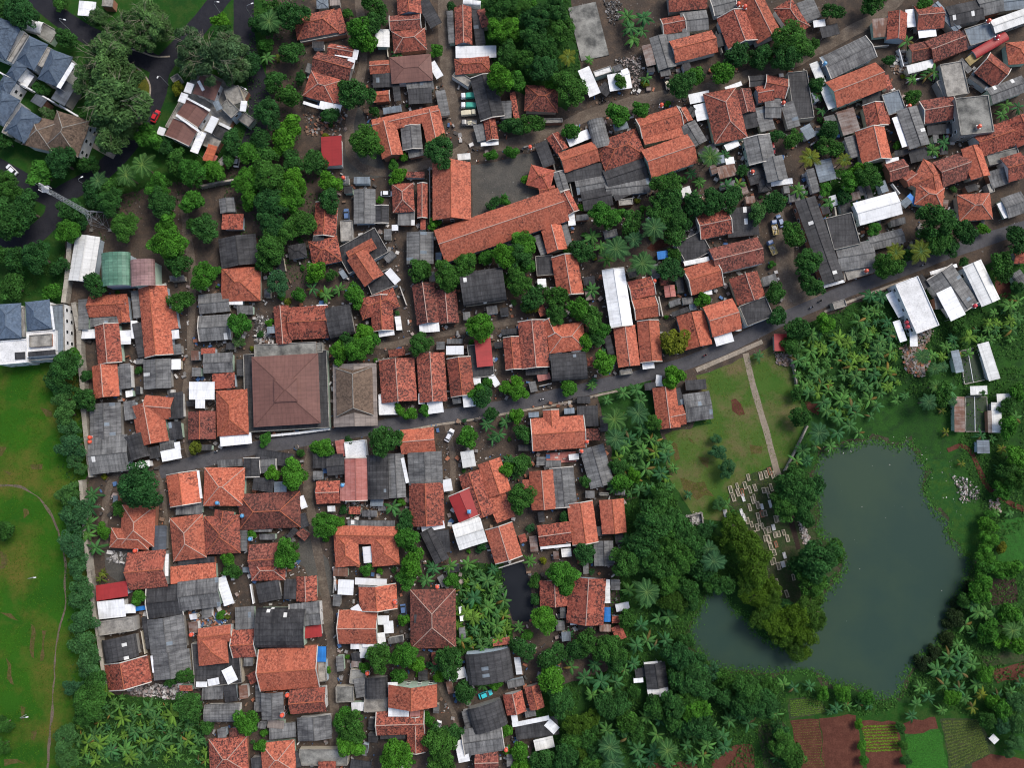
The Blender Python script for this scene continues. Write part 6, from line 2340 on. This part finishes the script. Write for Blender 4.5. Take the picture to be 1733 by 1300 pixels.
def vehicle(kind, c, p, ang, lab):
    root = empty({'car': 'parked_car', 'van': 'parked_van', 'truck': 'parked_truck', 'bike': 'motorcycle'}[kind], (p.x, p.y, .08), ang)
    tag(root, lab, {'car': 'car', 'van': 'van', 'truck': 'truck', 'bike': 'motorcycle'}[kind], {'car': 'cars', 'van': 'vans', 'truck': 'trucks parked in the yards', 'bike': 'motorcycles on the lanes'}[kind])
    if kind in ('car', 'van'):
        m = MB(); van = kind == 'van'
        loft(m, [(-2.15, .74, .35, .78), (-2.0, .84, .25, .95), (-1.2, .87, .22, 1.0), (.9, .87, .22, .98), (1.7, .84, .24, .86), (2.12, .70, .34, .68)]); m.build('body', CPM[c], root)
        m = MB(); loft(m, [(-2.0 if van else -1.7, .76, .93, 1.0), (-1.8 if van else -1.25, .74, .93, 1.5), (.35 if not van else .9, .74, .93, 1.5), (1.1 if not van else 1.6, .76, .9, .98)]); m.build('window', GLASS, root)
        m = MB(); m.box((-.45 if not van else -.4, 0, 1.5), Vector((.8 if not van else 1.25, 0, 0)), Vector((0, .6, 0)), UP * .035); m.build('car_roof', CPM[c], root)
        for x in (-1.35, 1.35):
            for y in (-.8, .8): wheel(root, x, y, .31, .2)
        for y in (-.55, .55): m = MB(); m.box((2.02, y, .62), Vector((.06, 0, 0)), Vector((0, .16, 0)), UP * .07); m.build('headlight', LAMPM, root)
        for y in (-.95, .95): m = MB(); m.box((.75, y, 1.0), Vector((.06, 0, 0)), Vector((0, .08, 0)), UP * .06); m.build('mirror', CPM[c], root)
    elif kind == 'truck':
        m = MB(); loft(m, [(.9, .8, .5, 1.9), (1.3, .84, .45, 2.0), (2.1, .84, .45, 1.95), (2.35, .78, .5, 1.2)]); m.build('cab', CPM['T' if c == 'T' else 'U' if c in 'Y' else 'W' if c == 'G' else c], root)
        m = MB(); m.box((2.24, 0, 1.5), Vector((.05, 0, 0)), Vector((0, .68, 0)), UP * .3); m.build('windscreen', GLASS, root)
        m = MB(); m.abox(-2.5, -.9, .75, .8, .9, .9); m.abox(-2.5, -.9, .9, .8, -.84, 1.35); m.abox(-2.5, .84, .9, .8, .9, 1.35); m.abox(-2.5, -.84, .9, -2.44, .84, 1.34); m.abox(.74, -.84, .9, .8, .84, 1.5); m.build('cargo_bed', CPM['J' if c == 'J' else c], root)
        if c in 'GT':
            m = MB(); loft(m, [(-2.45, .83, 1.3, 1.75), (-1, .86, 1.3, 1.95), (.2, .86, 1.3, 1.95), (.7, .83, 1.3, 1.8)]); m.build('tarpaulin', plain_mat('tarp_' + c, CARC[c], .7, .25), root)
        else:
            rg = random.Random(3); m = MB()
            for _ in range(9): m.box((rg.uniform(-2.1, .3), rg.uniform(-.55, .55), rg.uniform(1.0, 1.3)), Vector((rg.uniform(.15, .4), .05, 0)), Vector((-.04, rg.uniform(.1, .3), 0)), UP * rg.uniform(.1, .25), 0, rg.uniform(.5, 1.4))
            m.build('load', CPM['J'] if c == 'Y' else CPM['T'], root)
        for x in (-1.6, 1.55):
            for y in (-.78, .78): wheel(root, x, y, .38, .24)
        for y in (-.55, .55): m = MB(); m.box((2.34, y, .8), Vector((.05, 0, 0)), Vector((0, .14, 0)), UP * .08); m.build('headlight', LAMPM, root)
    else:
        m = MB(); m.tube([(-.55, 0, .6), (-.2, 0, .72), (.2, 0, .78), (.5, 0, .9)], [.12, .17, .16, .07], 7); m.tube([(.5, 0, .9), (.62, 0, .3)], .05, 5); m.tube([(-.2, 0, .6), (-.6, 0, .3)], .06, 5); m.build('bike_frame', CPM[c], root)
        m = MB(); m.tube([(.46, -.36, 1.02), (.5, 0, .95), (.46, .36, 1.02)], .03, 5); m.build('handlebar', METAL, root)
        for x in (-.62, .64): m = MB(); m.tube([(x, -.06, .3), (x, .06, .3)], .3, 12); m.build('wheel', BLACK, root)
    return root
SKIN = plain_mat('skin', (0.30, 0.17, 0.11), .6, .05); HAIR = plain_mat('dark_hair', (0.015, 0.012, 0.01), .7, .1)
def rider(p, ang, shirt, lab):
    """a seated rider: one skinned body, clothing sleeves and helmet as children"""
    root = empty('person', (p.x, p.y, .08), ang); tag(root, lab, 'person', 'motorcycle riders')
    J = [(-.15, 0, .86), (-.13, 0, 1.1), (-.06, 0, 1.36), (-.03, 0, 1.48), (.0, 0, 1.62), (-.05, .2, 1.36), (.14, .27, 1.16), (.40, .30, 1.06), (-.05, -.2, 1.36), (.14, -.27, 1.16), (.40, -.30, 1.06), (-.08, .12, .86), (.26, .17, .80), (.16, .17, .40), (.30, .18, .34), (-.08, -.12, .86), (.26, -.17, .80), (.16, -.17, .40), (.30, -.18, .34)]
    E_ = [(0, 1), (1, 2), (2, 3), (3, 4), (2, 5), (5, 6), (6, 7), (2, 8), (8, 9), (9, 10), (0, 11), (11, 12), (12, 13), (13, 14), (0, 15), (15, 16), (16, 17), (17, 18)]
    rad = [.15, .15, .15, .06, .10, .075, .055, .04, .075, .055, .04, .10, .08, .055, .05, .10, .08, .055, .05]
    me = bpy.data.meshes.new('body'); me.from_pydata(J, E_, []); me.materials.append(shirt); o = link('body', me, root)
    md = o.modifiers.new('skin', 'SKIN'); me.skin_vertices.new() if not me.skin_vertices else None
    for v, r_ in zip(me.skin_vertices[0].data, rad): v.radius = (r_, r_)
    me.skin_vertices[0].data[0].use_root = True
    s = o.modifiers.new('sub', 'SUBSURF'); s.levels = 1; s.render_levels = 1
    m = MB(); m.tube([(.01, 0, 1.56), (.01, 0, 1.62), (.01, 0, 1.72), (.01, 0, 1.78)], [.13, .145, .12, .04], 10); m.build('helmet', HAIR, root)
    for y in (-.3, .3):
        m = MB()
        for f in range(5): m.tube([(.40, y - .03 + f * .016, 1.06), (.47 - abs(f - 2) * .01, y - .035 + f * .018, 1.06), (.48 - abs(f - 2) * .012, y - .035 + f * .018, 1.02)], .012, 5)
        m.build('hand', SKIN, root)
SHIRT = [plain_mat('shirt_' + n, c, .8, .1) for n, c in (('dark', (.05, .05, .07)), ('red', (.3, .04, .04)), ('blue', (.05, .1, .3)), ('pale', (.5, .5, .48)))]
TRASH = []
WHERE = {(0, 0, 1050): 'red car driving the curved dark estate road', (0, 0, 78): 'white car on the estate road at the sheet edge', (1, 2, 1308): 'white car parked on the dirt yard beside the main lane', (1, 3, 1552): 'turquoise car parked on grass near the dark curved roofs',
         (1, 0, 1435, 650): 'green-covered truck, upper one of the pair beside the blackened shed', (1, 0, 1435, 715): 'green-covered truck, lower one of the pair beside the blackened shed', (1, 0, 1440, 766): 'cream truck parked below the two green trucks', (1, 0, 1440, 832): 'grey flatbed truck loaded with scrap below the cream truck',
         (1, 1, 612): 'dark blue car parked above the rusty white roof', (1, 3, 997): 'dark blue car beside the big weathered hipped house', (1, 3, 1228): 'white van parked below the orange-and-pink house', (1, 1, 888): 'white car parked at the end of the grey sheet house',
         (2, 0, 1048): 'dark covered truck parked under the tree by the dirt road', (3, 1, 45): 'sand-yellow truck with blue cab in the dirt yard', (3, 1, 85): 'dark blue car beside the sand-yellow truck', (3, 1, 28): 'sand-yellow loader truck at the lower side of dirt yard', (3, 0, 30): 'red car between the palm and grey houses', (0, 0, 1600): 'white car on the dark road below the brown townhouses'}
bikes = 0
for a in FEATS:
    if a[0] == 'K':
        ti, tj, x, y, c, z = int(a[1]), int(a[2]), float(a[3]), float(a[4]), a[5], float(a[6]); X, Y = full(ti, tj, x, y)
        z += .55; p = unproj(X, Y, z + .8); root = empty('water_tank', (p.x, p.y, z))
        for nme, me in zip(('tank_body', 'lid'), TKM[c]): link(nme, me, root)
        s = link('stand', STM, root); s.scale = (1, 1, z)
        later(root, {'O': 'orange', 'R': 'crimson', 'U': 'blue'}[c] + ' round water tank on a stand', X, Y, 'water tank', 'water tanks on the roofs')
    elif a[0] == 'V':
        kind, ti, tj = a[1], int(a[2]), int(a[3]); x, y, tx, ty = map(float, a[4:8]); p = unproj(*full(ti, tj, x, y), .8); q = unproj(*full(ti, tj, tx, ty), .8)
        ang = math.atan2(q.y - p.y, q.x - p.x)
        if kind == 'bike':
            X, Y = full(ti, tj, x, y); v = vehicle(kind, a[8], p, ang, None); later(v, CARN[a[8]] + ' motorcycle with a rider', X, Y, 'motorcycle', 'motorcycles on the lanes')
            rider(p, ang, SHIRT[bikes % 4], None); later([o for o in C.objects if o.name.startswith('person')][-1], 'seated helmeted rider in ' + ('dark', 'red', 'blue', 'pale')[bikes % 4] + ' clothes', X, Y, 'person', 'motorcycle riders'); bikes += 1
        else:
            key = next(k for k in WHERE if k[:3] == (ti, tj, int(x)) and (len(k) < 4 or k[3] == int(y))); vehicle(kind, a[8], p, ang, WHERE[key])
    elif a[0] == 'L':
        ti, tj = int(a[1]), int(a[2]); bx, by, hx, hy = map(float, a[3:7]); lawn = tj == 3; hgt = 4.0 if lawn else 7.5
        b = unproj(*full(ti, tj, bx, by), 0); t = unproj(*full(ti, tj, hx, hy), hgt); arm = Vector((t.x - b.x, t.y - b.y, 0)); L = min(arm.length, 2.6); arm = arm.normalized() * L
        b = Vector((t.x, t.y, 0)) - arm
        root = empty('street_lamp' if not lawn else 'lawn_lamp', b); m = MB(); m.tube([(0, 0, 0), (0, 0, hgt * .8), arm * .25 + UP * hgt * .95, arm * .9 + UP * hgt], [.1, .08, .07, .05], 7); m.build('pole', METAL, root)
        m = MB(); d = arm.normalized(); m.box(arm + UP * (hgt - .02), d * .38, Vector((-d.y, d.x, 0)) * .17, UP * .08); m.build('lamp_head', FRAMEW, root)
        X, Y = full(ti, tj, bx, by); later(root, 'thin grey street lamp with a white head' if not lawn else 'short lamp post standing on the lawn', X, Y, 'street lamp' if not lawn else 'lawn lamp', 'street lamps of the estate' if not lawn else 'lamps on the lawn')
# heaps of rubble and yard litter
def heap(name, px, n, s, cols, label, seed, hgt=.5):
    rg = random.Random(seed); m = MB(); xs = [p[0] for p in px]; ys = [p[1] for p in px]; k = 0
    while k < n:
        x, y = rg.uniform(min(xs), max(xs)), rg.uniform(min(ys), max(ys))
        if not inside(x, y, px): continue
        k += 1; x += rg.gauss(0, 2.2); y += rg.gauss(0, 2.2); p = unproj(x, y, 0); a = rg.uniform(0, 3.14); q = s * rg.choice((.3, .45, .6, 1.0, 1.5)) * rg.uniform(.8, 1.1); d = Vector((math.cos(a), math.sin(a), rg.uniform(-.3, .3))); e = Vector((-d.y, d.x, rg.uniform(-.2, .2)))
        m.box(p + UP * rg.uniform(.02, hgt), d * q, e * q * rg.uniform(.3, .9), UP * q * rg.uniform(.1, .4), rg.randrange(len(cols)), rg.uniform(.6, 1.3), False)
    tag(m.build(name, cols), label, 'rubble' if 'rubble' in name else 'litter', None, 'stuff')
DC = [plain_mat('debris_' + n, c, .85, .25) for n, c in (('white', (.50, .48, .45)), ('grey', (.22, .21, .2)), ('brown', (.2, .13, .09)), ('clay', (.3, .12, .07)), ('dark', (.06, .055, .05)), ('blue', (.07, .14, .28)), ('pinkish', (.30, .24, .215)))]
heap('rubble', [full(3, 2, x, y) for x, y in ((1235, 620), (1340, 640), (1450, 760), (1400, 790), (1320, 790), (1270, 700))], 300, .22, [DC[0], DC[1], DC[6], DC[4]], 'pale rubble heap on the pond bank', 1)
heap('rubble', [full(3, 2, x, y) for x, y in ((210, 930), (240, 925), (275, 1060), (255, 1080))], 220, .3, [DC[0], DC[6], DC[1]], 'narrow strip of pale rubble beside the grave plot', 2)
heap('rubble', [full(3, 2, x, y) for x, y in ((1490, 790), (1560, 790), (1565, 850), (1500, 840))], 120, .3, [DC[6], DC[1], DC[2]], 'small rubble pile near the dirt track', 3)
heap('rubble', [full(3, 1, x, y) for x, y in ((910, 1050), (1050, 1030), (1080, 1150), (1040, 1250), (940, 1200))], 900, .4, [DC[2], DC[6], DC[3], DC[1]], 'brown heap of rubble and broken timber below the white workshop', 4)
heap('rubble', [full(3, 1, x, y) for x, y in ((1020, 930), (1110, 920), (1080, 1020), (1010, 1040))], 200, .35, [DC[2], DC[6], DC[1]], 'rubble beside the workshop awning', 14)
heap('rubble', [full(3, 1, x, y) for x, y in ((50, 1090), (150, 1090), (150, 1170), (80, 1170))], 200, .35, [DC[2], DC[6]], 'rubble patch below the red kiosk roof', 15)
heap('rubble', [full(2, 0, x, y) for x, y in ((700, 400), (860, 380), (880, 520), (830, 640), (760, 470))], 700, .25, [DC[1], DC[4], DC[4], DC[6]], 'grey rubble and stones beside the concrete slab', 5)
heap('rubble', [full(2, 0, x, y) for x, y in ((620, 0), (740, 10), (720, 130), (670, 160))], 320, .25, [DC[1], DC[4], DC[4]], 'grey rubble above the concrete slab', 6)
heap('rubble', [full(0, 3, x, y) for x, y in ((860, 760), (1280, 720), (1250, 830), (1100, 820), (900, 800))], 900, .3, [DC[1], DC[6], DC[0], DC[4]], 'grey rubble strip below the sheet roofs and above palms', 7)
heap('rubble', [full(1, 1, x, y) for x, y in ((0, 830), (100, 860), (120, 1020), (0, 1030))], 500, .3, [DC[1], DC[0], DC[4]], 'grey rubble plot beside the rust tiled row', 8)
heap('rubble', [full(1, 0, x, y) for x, y in ((330, 750), (600, 800), (560, 900), (350, 920))], 200, .35, [DC[1], DC[4], DC[2], DC[3]], 'scattered rubble above the bright red flat roof', 9)
heap('rubble', [full(1, 2, x, y) for x, y in ((590, 800), (860, 800), (840, 900), (640, 900))], 420, .3, [DC[1], DC[0], DC[2], DC[4]], 'rubble yard below the pink two-tone roof', 10)
heap('rubble', [full(2, 2, x, y) for x, y in ((1190, 890), (1270, 880), (1275, 960), (1220, 950))], 200, .3, [DC[0], DC[1]], 'pale rubble in the small concrete enclosure', 11)
heap('rubble', [full(0, 2, x, y) for x, y in ((740, 1130), (860, 1150), (830, 1220), (740, 1200))], 60, .5, [DC[0], DC[1]], 'white sacks and rubble in the yard', 12)
heap('rubble', [full(3, 0, x, y) for x, y in ((870, 350), (940, 360), (950, 480), (840, 490))], 140, .5, [DC[1], DC[0], DC[2]], 'stacked rubble and frames beside the small tiled house', 13)
heap('rubble', [full(0, 3, x, y) for x, y in ((1280, 250), (1560, 240), (1500, 350), (1320, 350))], 260, .4, [DC[1], DC[2], DC[3], DC[5], DC[0]], 'junk and rubble yard among the sheet roofs', 16)
heap('rubble', [full(2, 1, x, y) for x, y in ((1130, 220), (1290, 250), (1300, 430), (1180, 350))], 160, .45, [DC[1], DC[4], DC[0]], 'junk and rubble on the dark roof yard', 17)
if False: heap('litter', [(150, 560), (420, 480), (560, 300), (500, 20), (640, 0), (1000, 160), (1350, 40), (1700, 20), (1720, 380), (1330, 520), (1100, 630), (1080, 900), (1040, 1080), (900, 1180), (940, 1300), (350, 1300), (320, 1170), (180, 1160)], 9000, .28, DC, 'small loose litter, sacks and boards between the houses', 20, .25)
heap('litter', [full(3, 2, x, y) for x, y in ((350, 420), (620, 380), (900, 360), (1250, 500), (1300, 900), (1200, 800), (1000, 480), (800, 440), (400, 480))], 70, .13, [DC[0]], 'white specks of litter along the pond shore', 21, .12)
heap('litter', [full(3, 2, x, y) for x, y in ((400, 460), (1000, 460), (1250, 1000), (1200, 1600), (500, 1600), (450, 900))], 34, .10, [DC[0]], 'white specks of litter floating on the pond', 22, .14)
# what fills the gaps: small lean-to roofs, crates and sacks against the houses
GX = 640; GY = 520; occ = np.zeros((GY, GX), dtype=bool)        # half-metre cells
def mark(P, grow=0.0):
    xs = [p[0] for p in P]; ys = [p[1] for p in P]; c = (sum(xs) / len(xs), sum(ys) / len(ys))
    P = [(c[0] + (p[0] - c[0]) * (1 + grow), c[1] + (p[1] - c[1]) * (1 + grow)) for p in P]; xs = [p[0] for p in P]; ys = [p[1] for p in P]
    for gy in range(max(0, int((min(ys) + 130) * 2)), min(GY, int((max(ys) + 130) * 2) + 1)):
        for gx in range(max(0, int((min(xs) + 160) * 2)), min(GX, int((max(xs) + 160) * 2) + 1)):
            if not occ[gy, gx] and inside(gx / 2 - 160, gy / 2 - 130, P): occ[gy, gx] = True
for q in COVER: mark([(p.x, p.y) for p in q[:4]])
ROADS = [o for o in C.objects if o.name.split('.')[0] in ('lane_road', 'dirt_road', 'yard', 'black_water', 'path')]
for o in ROADS:
    for f_ in o.data.polygons: mark([tuple(o.data.vertices[i].co[:2]) for i in f_.vertices])
for ty, x, y, r, k in TRS:
    if ty == 't': p = unproj(x, y, 3); q = r * MPP * .7; mark([(p.x + q * math.cos(a), p.y + q * math.sin(a)) for a in [j * .785 for j in range(8)]])
for o in C.objects:
    if o.name.startswith('parked_'): mark([(o.location.x + 4.5 * math.cos(a), o.location.y + 4.5 * math.sin(a)) for a in [j * .785 for j in range(8)]])
VIL = [(150, 560), (160, 500), (300, 470), (420, 480), (500, 420), (560, 300), (500, 20), (640, 0), (800, 0), (860, 240), (1000, 190), (1040, 10), (1350, 0), (1500, 30), (1720, 10), (1720, 370), (1420, 490), (1330, 520), (1100, 630), (1010, 660), (1060, 830), (1060, 900), (1040, 1080), (900, 1180), (940, 1300), (370, 1300), (330, 1170), (190, 1160)]
VW = [(unproj(x, y).x, unproj(x, y).y) for x, y in VIL]
rg = random.Random(12); LM_n = 0; tries = 0
ang0 = [math.atan2((q[1] - q[0]).y, (q[1] - q[0]).x) for q in COVER]; cen = [((q[0] + q[2]) / 2, a) for q, a in zip(COVER, ang0)]
small = []
while LM_n < 150 and tries < 60000:
    tries += 1; x, y = rg.uniform(-140, 150), rg.uniform(-110, 125); gx, gy = int((x + 160) * 2), int((y + 130) * 2)
    if not inside(x, y, VW): continue
    w, l = rg.uniform(.8, 1.6), rg.uniform(1.1, 2.6)
    c, a = min(cen, key=lambda q: (q[0].x - x) ** 2 + (q[0].y - y) ** 2)
    d = Vector((math.cos(a), math.sin(a), 0)); n = Vector((-d.y, d.x, 0))
    if rg.random() < .5: d, n = n, d
    pts = [Vector((x, y, 0)) + d * i * l + n * j * w for i in (-1, 0, 1) for j in (-1, 0, 1)]
    cells = [(min(GY - 1, int((p.y + 130) * 2)), min(GX - 1, int((p.x + 160) * 2))) for p in pts]
    if any(occ[q] for q in cells): continue
    near = occ[max(0, gy - 7):gy + 8, max(0, gx - 7):gx + 8].mean()
    if near < .25: continue
    mark([(p.x, p.y) for p in (pts[0], pts[2], pts[8], pts[6])], .1); LM_n += 1
    zz = rg.uniform(2.2, 2.9); k = rg.choice('gggkkkkjrWwgb'); m = MB(); tl = rg.uniform(.12, .35) * rg.choice((-1, 1))
    grid(m, Vector((x, y, zz)) - d * l + n * w + UP * tl, Vector((x, y, zz)) + d * l + n * w + UP * tl, Vector((x, y, zz)) - d * l - n * w - UP * tl, Vector((x, y, zz)) + d * l - n * w - UP * tl, 1.0, 1.6, 0, .04, .15, rg)
    root = empty('lean_to_shed', (x, y, 0)); m.build('roof', TILE[k] if k in TILE else SHEET[k], root, (x, y, 0))
    m = MB(); c4 = [Vector((x, y, 0)) + d * i * (l - .2) + n * j * (w - .2) for i, j in ((-1, -1), (1, -1), (1, 1), (-1, 1))]; wall_poly(m, c4, -.05, zz - .4); m.build('wall', rg.choice(WALLS), root, (x, y, 0))
    # back to the sheet to name it
    vx, vy, vz = x, y * ct - (CAM_H - zz) * -st * -1, 0
    Yc = y * ct + (zz - CAM_H) * st; Zc = -y * st + (zz - CAM_H) * ct
    later(root, f"tiny {COLN[k].replace('sheet', 'sheet-roof')} lean-to shed between houses", 866.5 + FPX * x / -Zc, 650 - FPX * Yc / -Zc, 'shed', 'lean-to sheds and sheds')
m = MB(); k = 0; tries = 0
while k < 4200 and tries < 200000:
    tries += 1; x, y = rg.uniform(-140, 150), rg.uniform(-110, 125)
    if not inside(x, y, VW): continue
    gx, gy = int((x + 160) * 2), int((y + 130) * 2)
    if occ[gy, gx] or occ[max(0, gy - 4):gy + 5, max(0, gx - 4):gx + 5].mean() < .2: continue
    k += 1; a = rg.uniform(0, 3.14); s = rg.uniform(.08, .3) if k % 3 else rg.uniform(.3, .75); d = Vector((math.cos(a), math.sin(a), 0)); n = Vector((-d.y, d.x, 0)); h = rg.uniform(.1, 1.1) * min(1, s * 2.5)
    m.box((x, y, h / 2), d * s, n * s * rg.uniform(.3, 1), UP * h / 2, rg.choice((0, 0, 0, 1, 1, 2, 3, 4, 4, 5, 6)), rg.uniform(.6, 1.25), False)
tag(m.build('yard_clutter', DC), 'crates, sacks, boards and drums left in the gaps between houses', 'clutter', None, 'stuff')
def sheet_xy(p):
    Yc = p[1] * ct + (p[2] - CAM_H) * st; Zc = -p[1] * st + (p[2] - CAM_H) * ct
    return 866.5 + FPX * p[0] / -Zc, 650 - FPX * Yc / -Zc
def busy(p): return occ[min(GY - 1, max(0, int((p[1] + 130) * 2))), min(GX - 1, max(0, int((p[0] + 160) * 2)))]
YW = [COPING, CONC['t'], CONC['w'], WALLS[4], WALLS[0]]; nw = 0
for q in rg.sample(COVER, len(COVER)):
    if nw >= 110: break
    i = rg.randrange(4); a, b = q[i], q[(i + 1) % 4]; L = (b - a).length
    if L < 4: continue
    d = (b - a) / L; n = Vector((d.y, -d.x, 0)); o = rg.uniform(1.1, 2.6); a2, b2 = a + n * o, b + n * o
    S = [a2.lerp(b2, t / 8) for t in range(9)]
    if not all(inside(p.x, p.y, VW) for p in S) or sum(busy(p) for p in S) > 0: continue
    nw += 1; base = Vector((a2.x, a2.y, 0)); root = empty('yard_wall', base); m = MB(); h = rg.uniform(1.2, 2.0)
    m.box((d * L / 2) + UP * h / 2, d * L / 2, n * .11, UP * h / 2); m.build('wall_face', YW[nw % 5], root); m = MB(); m.box((d * L / 2) + UP * (h + .03), d * L / 2, n * .15, UP * .035); m.build('coping', YW[nw % 5], root)
    later(root, ('weathered', 'tan concrete', 'white', 'cement', 'cream')[nw % 5] + ' low yard wall', *sheet_xy((a2 + b2) / 2), 'wall', 'yard walls')
    mark([(p.x, p.y) for p in (a2, b2, b2 + n * .6, a2 + n * .6)])
ns = 0; tries = 0
while ns < 95 and tries < 60000:
    tries += 1; x, y = rg.uniform(-140, 150), rg.uniform(-110, 125); r = rg.uniform(.7, 1.7)
    if not inside(x, y, VW) or any(busy((x + r * i, y + r * j)) for i in (-.7, 0, .7) for j in (-.7, 0, .7)): continue
    ns += 1; k = rg.choice('bbddsy'); root = empty('yard_shrub', (x, y, 0), rg.uniform(0, 6)); c = link('foliage', rg.choice(CR[k]), root); c.location = (0, 0, r * .75); c.scale = (r, r, r * .9); t = link('stem', TR[0], root); t.location = (0, 0, r * .75); t.scale = (r * .6, r * .6, r * .66)
    mark([(x + r * math.cos(a), y + r * math.sin(a)) for a in [j * .785 for j in range(8)]])
    later(root, {'b': 'bright green', 'd': 'dark green', 's': 'blue-green', 'y': 'yellow-green'}[k] + ' shrub in a yard', *sheet_xy((x, y, r)), 'shrub', 'shrubs in the yards')
# fish tanks
TANKW = water_mat('tank_water', (0.045, 0.062, 0.03), (0.03, 0.048, 0.03), .3)
for (ti, tj, P, lab) in ((3, 2, ((1337, 85), (1480, 85), (1490, 322), (1337, 322)), 'dark green fish tank between the tin roofs, lower one'), (3, 1, ((1300, 1075), (1420, 1050), (1470, 1270), (1330, 1300)), 'olive green fish tank beside the long white roof, upper one')):
    W_ = [unproj(*full(ti, tj, x, y), .5) for x, y in P]; base = Vector((W_[0].x, W_[0].y, 0)); root = empty('fish_tank', base); tag(root, lab, 'fish tank', 'fish tanks'); m = MB(); g_ = MB()
    for a, b in zip(W_, W_[1:] + W_[:1]):
        a = Vector((a.x, a.y, 0)) - base; b = Vector((b.x, b.y, 0)) - base; d = (b - a).normalized(); n = Vector((-d.y, d.x, 0)); m.box((a + b) / 2 + UP * .3, (b - a) / 2 - d * .13, n * .12, UP * .35)
    m.build('rim', CONC['t'], root); g_.face([Vector((p.x, p.y, .5)) - base for p in reversed(W_)]); g_.build('tank_water', TANKW, root)
    m = MB(); t0, t1 = [(W_[i].lerp(W_[j], .42) - base) for i, j in ((0, 1), (3, 2))]; m.tube([Vector((t0.x, t0.y, .6)), Vector((t1.x, t1.y, .6))], .12, 6); m.build('pipe', FRAMEW, root)
write_labels()
